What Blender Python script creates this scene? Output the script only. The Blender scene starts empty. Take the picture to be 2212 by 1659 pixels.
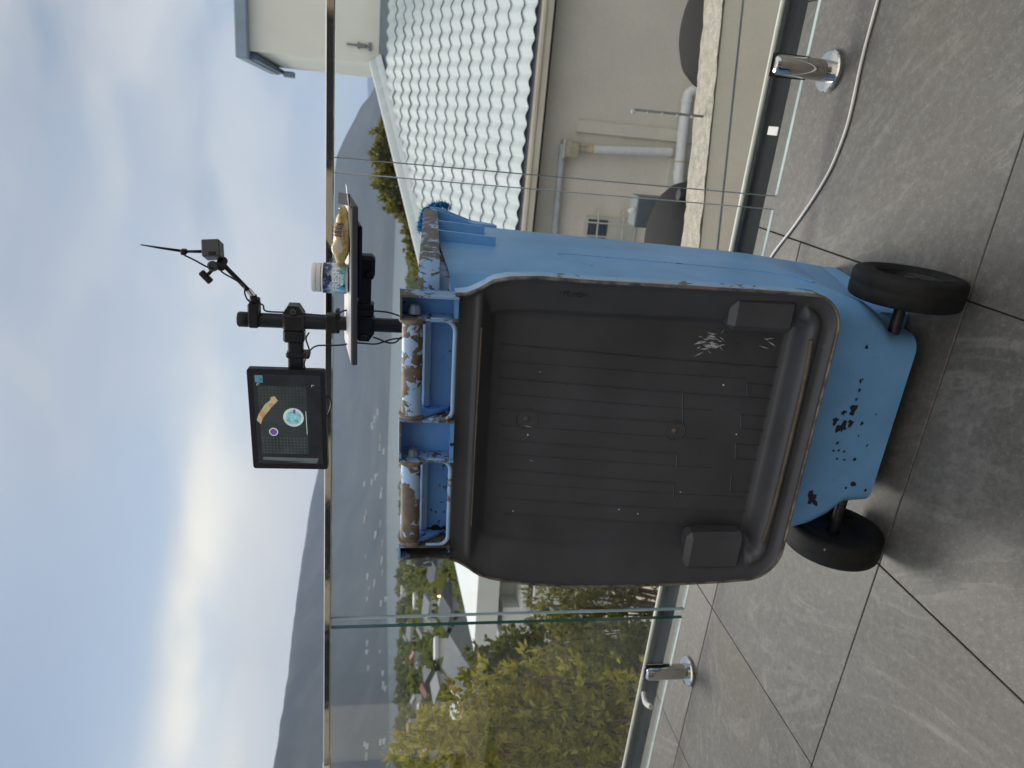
import bpy, math, random
import numpy as np
from mathutils import Vector, Matrix, noise as mnoise
random.seed(7)
rng = np.random.default_rng(7)
S = bpy.context.scene
COL = S.collection
PI = math.pi
R = math.radians

# ------------------------------------------------------------------ camera
# world: X along the balustrade (to the right), Y outwards over the bay, Z up, deck floor at 0
PITCH, ROLL, YAW, EYE = R(10.58), R(1.86), R(21.385), 1.097
f0 = Vector((0, math.cos(PITCH), -math.sin(PITCH)))
r0 = Vector((1, 0, 0))
d0 = -(r0.cross(f0))
rr = math.cos(ROLL) * r0 - math.sin(ROLL) * d0
dd = math.sin(ROLL) * r0 + math.cos(ROLL) * d0
RZ = Matrix.Rotation(YAW, 3, 'Z')
rr, dd, ff = RZ @ rr, RZ @ dd, RZ @ f0
cam = bpy.data.cameras.new('camera')
cam.sensor_fit = 'HORIZONTAL'
cam.sensor_width = 9.8
cam.lens = 9.8 * 1538 / 2212
cam.clip_start = 0.05
cam.clip_end = 60000
cam.dof.use_dof = True
cam.dof.focus_distance = 1.35
cam.dof.aperture_fstop = 2.0
camo = bpy.data.objects.new('camera', cam)
COL.objects.link(camo)
# the phone was held so that the picture lies on its side: picture right = down, picture up = right
camo.matrix_world = Matrix((
    (dd.x, rr.x, -ff.x, 0),
    (dd.y, rr.y, -ff.y, 0),
    (dd.z, rr.z, -ff.z, EYE),
    (0, 0, 0, 1)))
S.camera = camo

# ------------------------------------------------------------------ world, sun, exposure
SUN_AZ, SUN_EL = R(-24), R(46)      # azimuth from +Y towards +X
W = bpy.data.worlds.new('World')
S.world = W
W.use_nodes = True
nt = W.node_tree
nt.nodes.clear()
def wn(t, **k):
    n = nt.nodes.new(t)
    for a, b in k.items():
        setattr(n, a, b)
    return n
def wl(a, b):
    nt.links.new(a, b)
def wmath(op, a, b=None, clamp=False):
    n = wn('ShaderNodeMath', operation=op)
    n.use_clamp = clamp
    for i, x in enumerate((a, b)):
        if x is None:
            continue
        if isinstance(x, (int, float)):
            n.inputs[i].default_value = x
        else:
            wl(x, n.inputs[i])
    return n.outputs[0]
def wramp(x, pts, interp='EASE'):
    n = wn('ShaderNodeValToRGB')
    n.color_ramp.interpolation = interp
    el = n.color_ramp.elements
    while len(el) < len(pts):
        el.new(0.5)
    for e, (p, c) in zip(el, pts):
        e.position = p
        e.color = (c[0], c[1], c[2], 1) if isinstance(c, tuple) else (c, c, c, 1)
    wl(x, n.inputs[0])
    return n.outputs[0]
def wmix(fac, a, b, mode='MIX'):
    n = wn('ShaderNodeMix', data_type='RGBA', blend_type=mode)
    n.clamp_factor = True
    if isinstance(fac, (int, float)):
        n.inputs[0].default_value = fac
    else:
        wl(fac, n.inputs[0])
    for i, x in ((6, a), (7, b)):
        if isinstance(x, tuple):
            n.inputs[i].default_value = (*x, 1)
        else:
            wl(x, n.inputs[i])
    return n.outputs[2]
sky = wn('ShaderNodeTexSky', sky_type='NISHITA')
sky.sun_disc = False
sky.sun_elevation = SUN_EL
sky.sun_rotation = SUN_AZ
sky.air_density = 1.3
sky.dust_density = 2.0
tc = wn('ShaderNodeTexCoord')
sep = wn('ShaderNodeSeparateXYZ')
wl(tc.outputs['Generated'], sep.inputs[0])
dz = sep.outputs[2]
# the sun's glow behind the clouds
dotn = wn('ShaderNodeVectorMath', operation='DOT_PRODUCT')
wl(tc.outputs['Generated'], dotn.inputs[0])
gel = R(12)
GAZ = R(-38)
dotn.inputs[1].default_value = (math.sin(GAZ) * math.cos(gel), math.cos(GAZ) * math.cos(gel), math.sin(gel))
dot = wmath('MAXIMUM', dotn.outputs['Value'], 0.0)
def wnoise(scale, vec_scale, detail, rough, off=(0, 0, 0)):
    mp = wn('ShaderNodeMapping')
    mp.inputs['Scale'].default_value = vec_scale
    mp.inputs['Location'].default_value = off
    wl(tc.outputs['Generated'], mp.inputs[0])
    n = wn('ShaderNodeTexNoise')
    n.inputs['Scale'].default_value = scale
    n.inputs['Detail'].default_value = detail
    n.inputs['Roughness'].default_value = rough
    n.inputs['Distortion'].default_value = 0.3
    wl(mp.outputs[0], n.inputs['Vector'])
    return n.outputs[0]
n1 = wnoise(2.0, (1, 1, 2.6), 2.0, 0.4, (3.1, 1.7, 0.4))
n2 = wnoise(4.6, (1, 1, 2.4), 3.0, 0.45, (0.3, 7.7, 2.4))
# side: 0 over the mountain on the left .. 1 over the neighbour's house on the right
sidev = wn('ShaderNodeVectorMath', operation='DOT_PRODUCT')
wl(tc.outputs['Generated'], sidev.inputs[0])
sidev.inputs[1].default_value = (math.cos(YAW), math.sin(YAW), 0)
side = sidev.outputs['Value']
low = wramp(dz, [(0.0, 0.58), (0.18, 0.42), (0.30, 0.14), (0.45, 0.16), (1.0, 0.42)])
m = wmath('ADD', wmath('MULTIPLY', n1, 0.9), wmath('MULTIPLY', n2, 0.25))
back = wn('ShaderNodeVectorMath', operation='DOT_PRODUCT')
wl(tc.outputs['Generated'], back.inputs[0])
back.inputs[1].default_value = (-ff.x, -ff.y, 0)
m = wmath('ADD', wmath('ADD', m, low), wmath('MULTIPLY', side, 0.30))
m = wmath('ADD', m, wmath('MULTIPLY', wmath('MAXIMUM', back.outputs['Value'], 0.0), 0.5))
mask = wramp(m, [(0.62, 0.05), (1.0, 0.95)])
shade = wmath('ADD', wmath('MULTIPLY', n2, 0.75), wmath('MULTIPLY', n1, 0.35))
cloud = wramp(shade, [(0.40, (3.1, 3.7, 4.5)), (0.54, (4.2, 4.55, 5.05)), (0.70, (5.2, 5.4, 5.6))])
glow = wmath('POWER', dot, 22.0)
band = wramp(dz, [(0.10, 0.0), (0.165, 0.55), (0.215, 1.0), (0.285, 0.0)])
glow2 = wmath('MULTIPLY', wmath('POWER', dot, 15.0), band)
glow2 = wmath('MULTIPLY', glow2, wramp(n2, [(0.30, 0.45), (0.62, 1.0)]))
cloud = wmix(wmath('MULTIPLY', glow2, 0.95, True), cloud, (7.9, 7.6, 6.5))
cloud = wmix(wmath('MULTIPLY', glow, 0.15, True), cloud, (5.6, 5.6, 5.4))
lowwarm = wmath('MULTIPLY', wramp(dz, [(0.02, 1.0), (0.13, 0.75), (0.20, 0.0)]), wramp(side, [(0.05, 0.75), (0.4, 0.0)]))
cloud = wmix(lowwarm, cloud, (4.75, 4.65, 4.35))
mask = wmath('MAXIMUM', mask, lowwarm)
skyc = wmix(0.75, sky.outputs[0], (2.1, 3.05, 4.3))
mask = wmath('MAXIMUM', mask, wmath('MULTIPLY', glow2, 1.1, True))
final = wmix(mask, skyc, cloud)
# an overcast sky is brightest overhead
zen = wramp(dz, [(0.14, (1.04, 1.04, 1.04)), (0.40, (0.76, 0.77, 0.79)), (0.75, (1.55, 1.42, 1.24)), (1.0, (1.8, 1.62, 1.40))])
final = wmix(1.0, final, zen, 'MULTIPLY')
# unseen sky behind the camera, brightened and warmed to light walls that face it
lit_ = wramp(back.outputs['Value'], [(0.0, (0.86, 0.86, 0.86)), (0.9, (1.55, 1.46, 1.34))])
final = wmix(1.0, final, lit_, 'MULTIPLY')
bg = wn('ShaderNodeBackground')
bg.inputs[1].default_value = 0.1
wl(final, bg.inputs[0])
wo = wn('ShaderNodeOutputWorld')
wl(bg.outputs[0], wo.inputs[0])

sl = bpy.data.lights.new('sun', 'SUN')
sl.energy = 1.5
sl.angle = R(24)
sl.color = (1.0, 0.93, 0.82)
so = bpy.data.objects.new('sun', sl)
COL.objects.link(so)
sd = Vector((math.sin(SUN_AZ) * math.cos(SUN_EL), math.cos(SUN_AZ) * math.cos(SUN_EL), math.sin(SUN_EL)))
so.rotation_euler = sd.to_track_quat('Z', 'Y').to_euler()
so.location = (0, 0, 30)

S.view_settings.view_transform = 'Standard'
S.view_settings.look = 'None'
S.view_settings.gamma = 1
S.view_settings.exposure = 0.66
S.view_settings.use_curve_mapping = False
S.cycles.use_denoising = True
S.cycles.max_bounces = 10
S.cycles.transparent_max_bounces = 24
S.cycles.volume_bounces = 1
S.cycles.caustics_reflective = False
S.cycles.caustics_refractive = False
S.cycles.sample_clamp_indirect = 6

# ------------------------------------------------------------------ helpers
class MB:
    """collects vertices and faces in world (or local) coordinates"""
    def __init__(s):
        s.v, s.f = [], []
    def add(s, v, f):
        o = len(s.v)
        s.v += [tuple(p) for p in v]
        s.f += [tuple(i + o for i in q) for q in f]
        return s
    def box(s, x0, x1, y0, y1, z0, z1, M=None, bev=0.0):
        if bev > 0:
            return s.bbox(x0, x1, y0, y1, z0, z1, bev, M)
        v = [Vector(p) for p in ((x0, y0, z0), (x1, y0, z0), (x1, y1, z0), (x0, y1, z0),
                                 (x0, y0, z1), (x1, y0, z1), (x1, y1, z1), (x0, y1, z1))]
        if M:
            v = [M @ p for p in v]
        return s.add(v, [(0, 3, 2, 1), (4, 5, 6, 7), (0, 1, 5, 4), (1, 2, 6, 5), (2, 3, 7, 6), (3, 0, 4, 7)])
    def bbox(s, x0, x1, y0, y1, z0, z1, b, M=None):
        # box with chamfered edges: 24 vertices
        b = min(b, (x1 - x0) * .45, (y1 - y0) * .45, (z1 - z0) * .45)
        X, Y, Z = (x0, x1), (y0, y1), (z0, z1)
        v, ix = [], {}
        for i in (0, 1):
            for j in (0, 1):
                for k in (0, 1):
                    sx, sy, sz = (1 - 2 * i) * b, (1 - 2 * j) * b, (1 - 2 * k) * b
                    for ax in range(3):
                        p = [X[i] + sx, Y[j] + sy, Z[k] + sz]
                        p[ax] = (X[i], Y[j], Z[k])[ax]
                        ix[(i, j, k, ax)] = len(v)
                        v.append(Vector(p))
        f = []
        g = lambda *a: ix[a]
        for a in (0, 1):
            q = [(a, 0, 0, 0), (a, 1, 0, 0), (a, 1, 1, 0), (a, 0, 1, 0)]
            f.append([g(*p) for p in (q if a else q[::-1])])
            q = [(0, a, 0, 1), (0, a, 1, 1), (1, a, 1, 1), (1, a, 0, 1)]
            f.append([g(*p) for p in (q if a else q[::-1])])
            q = [(0, 0, a, 2), (1, 0, a, 2), (1, 1, a, 2), (0, 1, a, 2)]
            f.append([g(*p) for p in (q if a else q[::-1])])
        for i in (0, 1):
            for j in (0, 1):
                q = [g(i, j, 0, 0), g(i, j, 1, 0), g(i, j, 1, 1), g(i, j, 0, 1)]
                f.append(q if (i == j) else q[::-1])
                q = [g(i, 0, j, 0), g(i, 1, j, 0), g(i, 1, j, 2), g(i, 0, j, 2)]
                f.append(q if (i != j) else q[::-1])
                q = [g(0, i, j, 1), g(1, i, j, 1), g(1, i, j, 2), g(0, i, j, 2)]
                f.append(q if (i == j) else q[::-1])
        for i in (0, 1):
            for j in (0, 1):
                for k in (0, 1):
                    q = [g(i, j, k, 0), g(i, j, k, 1), g(i, j, k, 2)]
                    f.append(q if (i + j + k) % 2 else q[::-1])
        if M:
            v = [M @ p for p in v]
        return s.add(v, f)
    def tube(s, pts, r, n=10, cap=True, closed=False):
        pts = [Vector(p) for p in pts]
        rs = r if isinstance(r, (list, tuple)) else [r] * len(pts)
        o = len(s.v)
        up = None
        m = len(pts)
        for i, p in enumerate(pts):
            if closed:
                t = (pts[(i + 1) % m] - pts[i - 1]).normalized()
            else:
                t = (pts[min(i + 1, m - 1)] - pts[max(i - 1, 0)]).normalized()
            if up is None:
                up = t.cross(Vector((0.31, 0.2, 0.93)))
                if up.length < .05:
                    up = t.cross(Vector((1, 0, 0)))
            up = (up - t * up.dot(t)).normalized()
            w = t.cross(up)
            for k in range(n):
                a = 2 * PI * k / n
                s.v.append(tuple(p + (up * math.cos(a) + w * math.sin(a)) * rs[i]))
        for i in range(m if closed else m - 1):
            j = (i + 1) % m
            for k in range(n):
                k2 = (k + 1) % n
                s.f.append((o + i * n + k, o + i * n + k2, o + j * n + k2, o + j * n + k))
        if cap and not closed:
            s.f.append(tuple(o + k for k in range(n))[::-1])
            s.f.append(tuple(o + (m - 1) * n + k for k in range(n)))
        return s
    def lathe(s, prof, c=(0, 0, 0), n=32, axis='z', a0=0, a1=2 * PI):
        # prof: list of (radius, along)
        o = len(s.v)
        c = Vector(c)
        full = abs(a1 - a0 - 2 * PI) < 1e-6
        nn = n if full else n + 1
        for (r, h) in prof:
            for k in range(nn):
                a = a0 + (a1 - a0) * k / n
                q = (r * math.cos(a), r * math.sin(a), h)
                if axis == 'x':
                    q = (h, q[0], q[1])
                elif axis == 'y':
                    q = (q[1], h, q[0])
                s.v.append(tuple(c + Vector(q)))
        for i in range(len(prof) - 1):
            for k in range(n):
                k2 = (k + 1) % nn
                s.f.append((o + i * nn + k, o + i * nn + k2, o + (i + 1) * nn + k2, o + (i + 1) * nn + k))
        return s
    def prism(s, poly, h0, h1, M=None):
        # polygon in XY extruded along Z, then transformed
        n = len(poly)
        v = [Vector((x, y, h0)) for x, y in poly] + [Vector((x, y, h1)) for x, y in poly]
        if M:
            v = [M @ p for p in v]
        f = [tuple(range(n))[::-1], tuple(range(n, 2 * n))]
        f += [(i, (i + 1) % n, n + (i + 1) % n, n + i) for i in range(n)]
        return s.add(v, f)
    def build(s, name, mat, parent=None, smooth=False, angle=None):
        me = bpy.data.meshes.new(name)
        me.from_pydata(s.v, [], s.f)
        me.validate()
        return link(name, me, mat, parent, smooth, angle)

def link(name, me, mat, parent=None, smooth=False, angle=None, loc=None):
    for m_ in (mat if isinstance(mat, (list, tuple)) else [mat]):
        if m_ is not None:
            me.materials.append(m_)
    if smooth:
        me.shade_smooth()
        if angle:
            try:
                me.set_sharp_from_angle(angle=R(angle))
            except Exception:
                pass
    o = bpy.data.objects.new(name, me)
    COL.objects.link(o)
    if parent is not None:
        o.parent = parent
        if parent.type == 'EMPTY' and loc is None:
            o.location = -parent.location
    if loc is not None:
        o.location = loc
    return o

def thing(name, label, cat, loc=(0, 0, 0), group=None):
    o = bpy.data.objects.new(name, None)
    o.empty_display_size = 0.1
    o.location = loc
    COL.objects.link(o)
    o['label'] = label
    o['category'] = cat
    if group:
        o['group'] = group
    return o
def tag(o, label, cat, group=None):
    o['label'] = label
    o['category'] = cat
    if group:
        o['group'] = group
    return o
def struct(o):
    o['kind'] = 'structure'
    return o
def copy_tree(root, loc, **props):
    r_ = root.copy()
    COL.objects.link(r_)
    r_.location = loc
    for k, v in props.items():
        r_[k] = v
    for ch in root.children:
        c = ch.copy()
        COL.objects.link(c)
        c.parent = r_
        for g_ in ch.children:
            d = g_.copy()
            COL.objects.link(d)
            d.parent = c
    return r_
def np_mesh(name, V, Q, mat, parent=None, smooth=False, loc=None):
    """V (n,3), Q (m,k) with k 3 or 4"""
    me = bpy.data.meshes.new(name)
    V = np.asarray(V, np.float32)
    Q = np.asarray(Q, np.int32)
    k = Q.shape[1]
    me.vertices.add(len(V))
    me.vertices.foreach_set('co', V.ravel())
    me.loops.add(Q.size)
    me.loops.foreach_set('vertex_index', Q.ravel())
    me.polygons.add(len(Q))
    me.polygons.foreach_set('loop_start', np.arange(0, Q.size, k, dtype=np.int32))
    me.polygons.foreach_set('loop_total', np.full(len(Q), k, np.int32))
    me.update(calc_edges=True)
    me.validate()
    return link(name, me, mat, parent, smooth, loc=loc)
def spline(pts, n=8):
    pts = [Vector(p) for p in pts]
    P_ = [2 * pts[0] - pts[1]] + pts + [2 * pts[-1] - pts[-2]]
    out = []
    for i in range(1, len(P_) - 2):
        a, b, c, d = P_[i - 1], P_[i], P_[i + 1], P_[i + 2]
        for k in range(n):
            t = k / n
            out.append(0.5 * ((2 * b) + (c - a) * t + (2 * a - 5 * b + 4 * c - d) * t * t + (-a + 3 * b - 3 * c + d) * t ** 3))
    out.append(pts[-1])
    return out
def rrect(x0, x1, y0, y1, r, n=5):
    out = []
    for cx, cy, a in ((x1 - r, y1 - r, 0), (x0 + r, y1 - r, PI / 2), (x0 + r, y0 + r, PI), (x1 - r, y0 + r, 1.5 * PI)):
        for k in range(n + 1):
            t = a + PI / 2 * k / n
            out.append((cx + r * math.cos(t), cy + r * math.sin(t)))
    return out
def text_geo(s, size, bold=0.):
    cu = bpy.data.curves.new('t', 'FONT')
    cu.body = s
    cu.size = size
    cu.align_x = 'CENTER'
    cu.align_y = 'CENTER'
    cu.resolution_u = 3
    cu.offset = bold
    o = bpy.data.objects.new('t', cu)
    COL.objects.link(o)
    dg = bpy.context.evaluated_depsgraph_get()
    dg.update()
    me = o.evaluated_get(dg).to_mesh()
    v = [tuple(p.co) for p in me.vertices]
    f = [tuple(p.vertices) for p in me.polygons]
    o.evaluated_get(dg).to_mesh_clear()
    bpy.data.objects.remove(o)
    bpy.data.curves.remove(cu)
    return v, f

# ------------------------------------------------------------------ materials
class NM:
    def __init__(s, name):
        s.m = bpy.data.materials.new(name)
        s.m.use_nodes = True
        s.t = s.m.node_tree
        s.b = s.t.nodes['Principled BSDF']
        s.out = s.t.nodes['Material Output']
        s._tc = None
    def n(s, t, **k):
        x = s.t.nodes.new(t)
        for a, b in k.items():
            setattr(x, a, b)
        return x
    def l(s, a, b):
        s.t.links.new(a, b)
    def tc(s, which='Object'):
        if s._tc is None:
            s._tc = s.n('ShaderNodeTexCoord')
        return s._tc.outputs[which]
    def noise(s, scale, detail=4, rough=.55, vs=(1, 1, 1), vec=None, dist=0.0, off=(0, 0, 0)):
        mp = s.n('ShaderNodeMapping')
        mp.inputs['Scale'].default_value = vs
        mp.inputs['Location'].default_value = off
        s.l(vec if vec is not None else s.tc(), mp.inputs[0])
        x = s.n('ShaderNodeTexNoise')
        x.inputs['Scale'].default_value = scale
        x.inputs['Detail'].default_value = detail
        x.inputs['Roughness'].default_value = rough
        x.inputs['Distortion'].default_value = dist
        s.l(mp.outputs[0], x.inputs['Vector'])
        return x.outputs[0]
    def ramp(s, x, pts, interp='LINEAR'):
        r_ = s.n('ShaderNodeValToRGB')
        r_.color_ramp.interpolation = interp
        el = r_.color_ramp.elements
        while len(el) < len(pts):
            el.new(.5)
        for e, (p, c) in zip(el, pts):
            e.position = p
            e.color = (*c, 1) if isinstance(c, tuple) else (c, c, c, 1)
        s.l(x, r_.inputs[0])
        return r_.outputs[0]
    def mix(s, fac, a, b, mode='MIX'):
        x = s.n('ShaderNodeMix', data_type='RGBA', blend_type=mode)
        for i, q in ((0, fac), (6, a), (7, b)):
            if isinstance(q, tuple):
                x.inputs[i].default_value = (*q, 1)
            elif isinstance(q, (int, float)):
                x.inputs[i].default_value = q
            else:
                s.l(q, x.inputs[i])
        return x.outputs[2]
    def math(s, op, a, b=None):
        x = s.n('ShaderNodeMath', operation=op)
        for i, q in ((0, a), (1, b)):
            if q is None:
                continue
            if isinstance(q, (int, float)):
                x.inputs[i].default_value = q
            else:
                s.l(q, x.inputs[i])
        return x.outputs[0]
    def bump(s, h, strength=.3, dist=.002):
        x = s.n('ShaderNodeBump')
        x.inputs['Strength'].default_value = strength
        x.inputs['Distance'].default_value = dist
        s.l(h, x.inputs['Height'])
        s.l(x.outputs[0], s.b.inputs['Normal'])
    def set(s, col=None, rough=None, metal=None, spec=None):
        for k, q in (('Base Color', col), ('Roughness', rough), ('Metallic', metal), ('Specular IOR Level', spec)):
            if q is None:
                continue
            if isinstance(q, tuple):
                s.b.inputs[k].default_value = (*q, 1)
            elif isinstance(q, (int, float)):
                s.b.inputs[k].default_value = q
            else:
                s.l(q, s.b.inputs[k])
        return s

def pm(name, col, rough=.6, var=.18, scale=12., metal=0., bump=0., bdist=.002, spec=.5, fine=None, vs=(1, 1, 1)):
    """plain procedural: colour broken up by two noises, optional bump"""
    M = NM(name)
    a = M.noise(scale, 5, .6, vs)
    lo = tuple(c * (1 - var) for c in col)
    hi = tuple(min(1, c * (1 + var)) for c in col)
    c = M.ramp(a, [(.3, lo), (.7, hi)])
    if fine:
        b = M.noise(fine, 2, .6)
        c = M.mix(.35, c, M.ramp(b, [(.35, lo), (.65, hi)]))
    r_ = M.ramp(a, [(.3, max(0, rough - .08)), (.7, min(1, rough + .08))])
    M.set(c, r_, metal, spec)
    if bump:
        M.bump(M.noise(fine or scale * 4, 4, .6), bump, bdist)
    return M.m

def paint_mat(name, lo, hi, blue=(.15, .36, .68), under=(.055, .05, .045), scale=38., tan=False, axis=(1, 1, 1), clump=6.):
    """blue paint flaking off dark plastic: chips where the noise passes lo..hi"""
    M = NM(name)
    a = M.noise(scale, 6, .62, axis, dist=.6)
    b = M.noise(clump, 2, .5, axis, off=(4.2, 1.1, .7))
    h = M.math('ADD', M.math('MULTIPLY', a, .55), M.math('MULTIPLY', b, .6))
    k = M.ramp(h, [(lo, 0.), (hi, 1.)], 'LINEAR')
    v = M.noise(9, 4, .6)
    bl = M.ramp(v, [(.3, tuple(c * .88 for c in blue)), (.7, tuple(c * 1.1 for c in blue))])
    dirt = M.noise(60, 3, .7)
    bl = M.mix(M.ramp(dirt, [(.62, 0.), (.8, .35)]), bl, (.16, .19, .22))
    u2 = tuple(min(1, c * 2.6) for c in under) if tan else tuple(c * 1.3 for c in under)
    un = M.ramp(M.noise(24, 4, .6), [(.35, under), (.65, u2)])
    M.set(M.mix(k, bl, un), M.ramp(k, [(0., .42), (1., .62)]), 0., .4)
    M.bump(k, -.35, .0008)
    return M.m

MAT = {}
def build_mats():
    m = MAT
    # ---- floor tile: grey slate-look porcelain, every tile its own cut of the pattern
    M = NM('slate tile')
    oi = M.n('ShaderNodeObjectInfo')
    vm = M.n('ShaderNodeVectorMath', operation='SCALE')
    vm.inputs[0].default_value = (37., 53., 19.)
    M.l(oi.outputs['Random'], vm.inputs['Scale'])
    va = M.n('ShaderNodeVectorMath', operation='ADD')
    M.l(M.tc(), va.inputs[0])
    M.l(vm.outputs[0], va.inputs[1])
    rot = M.n('ShaderNodeVectorRotate', rotation_type='Z_AXIS')
    M.l(va.outputs[0], rot.inputs['Vector'])
    M.l(M.math('ADD', M.math('MULTIPLY', oi.outputs['Random'], 1.6), -.2), rot.inputs['Angle'])
    vec = rot.outputs[0]
    big = M.noise(1.8, 4, .55, (1, 1, 1), vec, .5)
    streak = M.noise(1.25, 7, .58, (.8, 2.6, 1), vec, 1.0)
    cloudy = M.noise(5.5, 6, .7, (1, 1, 1), vec, .8, (5, 2, 0))
    fine = M.noise(62, 5, .80, (1, 1, 1), vec)
    grain = M.noise(170, 3, .7, (1, 1, 1), vec)
    c = M.ramp(big, [(.25, (.094, .089, .082)), (.5, (.113, .108, .100)), (.78, (.138, .132, .123))])
    vein = M.ramp(streak, [(.50, 0.), (.535, .50), (.545, .12), (.60, .0), (.64, .45), (.655, .05), (.74, .25)])
    brk = M.ramp(cloudy, [(.40, .12), (.62, 1.)])
    c = M.mix(M.math('MULTIPLY', vein, brk), c, (.27, .26, .245))
    c = M.mix(M.ramp(streak, [(.30, .55), (.41, 0.)]), c, (.078, .074, .069))
    c = M.mix(M.ramp(fine, [(.33, .55), (.47, 0.)]), c, (.062, .058, .053))
    c = M.mix(M.ramp(fine, [(.52, 0.), (.68, .55)]), c, (.225, .218, .205))
    c = M.mix(M.ramp(grain, [(.60, 0.), (.72, .42)]), c, (.32, .31, .295))
    rust = M.noise(1.3, 3, .5, (1, 1, 1), vec, 0, (9, 3, 1))
    c = M.mix(M.ramp(rust, [(.58, 0.), (.78, .30)]), c, (.150, .115, .083))
    M.set(c, M.ramp(streak, [(.3, .42), (.7, .60)]), 0, .5)
    hh = M.math('ADD', M.math('MULTIPLY', streak, .8), M.math('MULTIPLY', fine, .35))
    M.bump(hh, .4, .0025)
    m['tile'] = M.m
    m['grout'] = pm('grey grout', (.075, .072, .068), .9, .2, 40)
    # ---- bin
    m['blue'] = paint_mat('blue bin paint', .755, .765, blue=(.20, .455, .80), under=(.02, .022, .028), clump=5.)
    m['chip'] = pm('bare dark plastic', (.018, .020, .026), .6, .3, 40)
    m['blue_clean'] = paint_mat('pale blue ledge paint', .74, .75, blue=(.27, .48, .78), under=(.05, .05, .05))
    m['blue_hinge'] = paint_mat('flaking blue hinge paint', .55, .56, blue=(.34, .52, .78), under=(.085, .068, .052), scale=55, tan=True, clump=14.)
    m['blue_rim'] = paint_mat('scraped blue rim paint', .565, .575, blue=(.24, .40, .62), under=(.06, .055, .05), scale=60, tan=True, clump=9.)
    m['blue_in'] = paint_mat('blue inner paint', .66, .67, blue=(.15, .36, .74), under=(.02, .02, .024), scale=30, clump=9.)
    m['blue_pale'] = paint_mat('pale blue edge paint', .64, .65, blue=(.32, .50, .74), under=(.15, .12, .09), scale=50, clump=12.)
    # rim edge worn to tan
    M = NM('worn plastic edge')
    a = M.noise(40, 5, .6)
    c = M.ramp(a, [(.35, (.06, .05, .042)), (.55, (.20, .165, .13)), (.72, (.30, .27, .23))])
    M.set(c, .7)
    m['edge'] = M.m
    M = NM('charcoal lid plastic')
    a = M.noise(7, 5, .6)
    c = M.ramp(a, [(.3, (.050, .052, .060)), (.7, (.078, .081, .094))])
    sc = M.noise(70, 3, .7, (1, .3, 1))
    c = M.mix(M.ramp(sc, [(.70, 0.), (.78, .30)]), c, (.20, .20, .21))
    du = M.noise(3.2, 4, .6, off=(2, 5, 1))
    c = M.mix(M.ramp(du, [(.5, 0.), (.75, .35)]), c, (.080, .072, .066))
    M.set(c, M.ramp(a, [(.3, .38), (.7, .5)]), 0, .5)
    M.bump(M.noise(400, 2, .6), .12, .0006)
    m['lid'] = M.m
    m['lid_dirt'] = pm('dusty plastic bead', (.115, .090, .068), .6, .5, 26, fine=130)
    m['scuff'] = pm('white scuff', (.55, .57, .60), .8, .2, 60)
    M = NM('tyre rubber')
    a = M.noise(30, 4, .6)
    c = M.ramp(a, [(.35, (.007, .007, .007)), (.7, (.016, .0155, .015))])
    c = M.mix(M.ramp(M.noise(34, 2, .5, off=(3, 3, 1)), [(.73, 0.), (.75, .8)]), c, (.30, .36, .44))
    M.set(c, .66, 0, .3)
    m['rubber'] = M.m
    m['black_plastic'] = pm('black plastic', (.010, .010, .011), .5, .3, 40, spec=.35)
    m['black_metal'] = pm('black coated metal', (.012, .012, .013), .38, .25, 60, spec=.45)
    m['dark_grey'] = pm('dark grey plastic', (.06, .062, .066), .45, .15, 40)
    m['bolt'] = pm('painted bolt', (.16, .22, .31), .45, .35, 60)
    m['grey_axle'] = pm('axle steel', (.05, .05, .05), .45, .4, 50, metal=.6)
    m['rag'] = pm('frayed blue cloth', (.012, .17, .42), .95, .45, 130)
    # ---- balustrade
    M = NM('polished stainless')
    a = M.noise(5, 4, .5)
    M.set(M.ramp(a, [(.3, (.60, .575, .54)), (.7, (.70, .68, .65))]), M.ramp(M.noise(60, 4, .6), [(.4, .035), (.75, .13)]), 1.)
    m['steel'] = M.m
    M = NM('clear toughened glass')
    tr = M.n('ShaderNodeBsdfTransparent')
    a = M.noise(1.1, 2, .5)
    M.l(M.ramp(a, [(.3, (.972, .985, .980)), (.7, (.976, .988, .983))]), tr.inputs[0])
    gl = M.n('ShaderNodeBsdfGlossy')
    gl.inputs['Color'].default_value = (1, 1, 1, 1)
    gl.inputs['Roughness'].default_value = .015
    fr = M.n('ShaderNodeFresnel')
    fr.inputs[0].default_value = 1.45
    df = M.n('ShaderNodeBsdfDiffuse')
    df.inputs[0].default_value = (.75, .80, .80, 1)
    du = M.noise(6, 5, .6, (1, 1, .5))
    sp = M.noise(190, 2, .5)
    dfac = M.math('ADD', M.math('MULTIPLY', M.ramp(du, [(.35, .0), (.75, .022)]), 1.), M.ramp(sp, [(.76, 0.), (.80, .10)]))
    mx0 = M.n('ShaderNodeMixShader')
    M.l(dfac, mx0.inputs[0])
    M.l(tr.outputs[0], mx0.inputs[1])
    M.l(df.outputs[0], mx0.inputs[2])
    mx = M.n('ShaderNodeMixShader')
    M.l(M.math('MULTIPLY', fr.outputs[0], .20), mx.inputs[0])
    M.l(mx0.outputs[0], mx.inputs[1])
    M.l(gl.outputs[0], mx.inputs[2])
    M.l(mx.outputs[0], M.out.inputs[0])
    m['glass'] = M.m
    m['glass_edge'] = pm('green glass edge', (.028, .105, .090), .12, .35, 3, vs=(1, 1, .4))
    m['glass_edge_sky'] = pm('pale sky reflection edge', (.62, .70, .70), .18, .2, 6)  # pale base colour holds the sky's reflection in the polished edge
    m['glass_edge_grey'] = pm('grey glass edge', (.36, .385, .37), .2, .2, 6)
    m['rubber_pad'] = pm('black gasket', (.008, .008, .008), .5, .2, 50)
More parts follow.
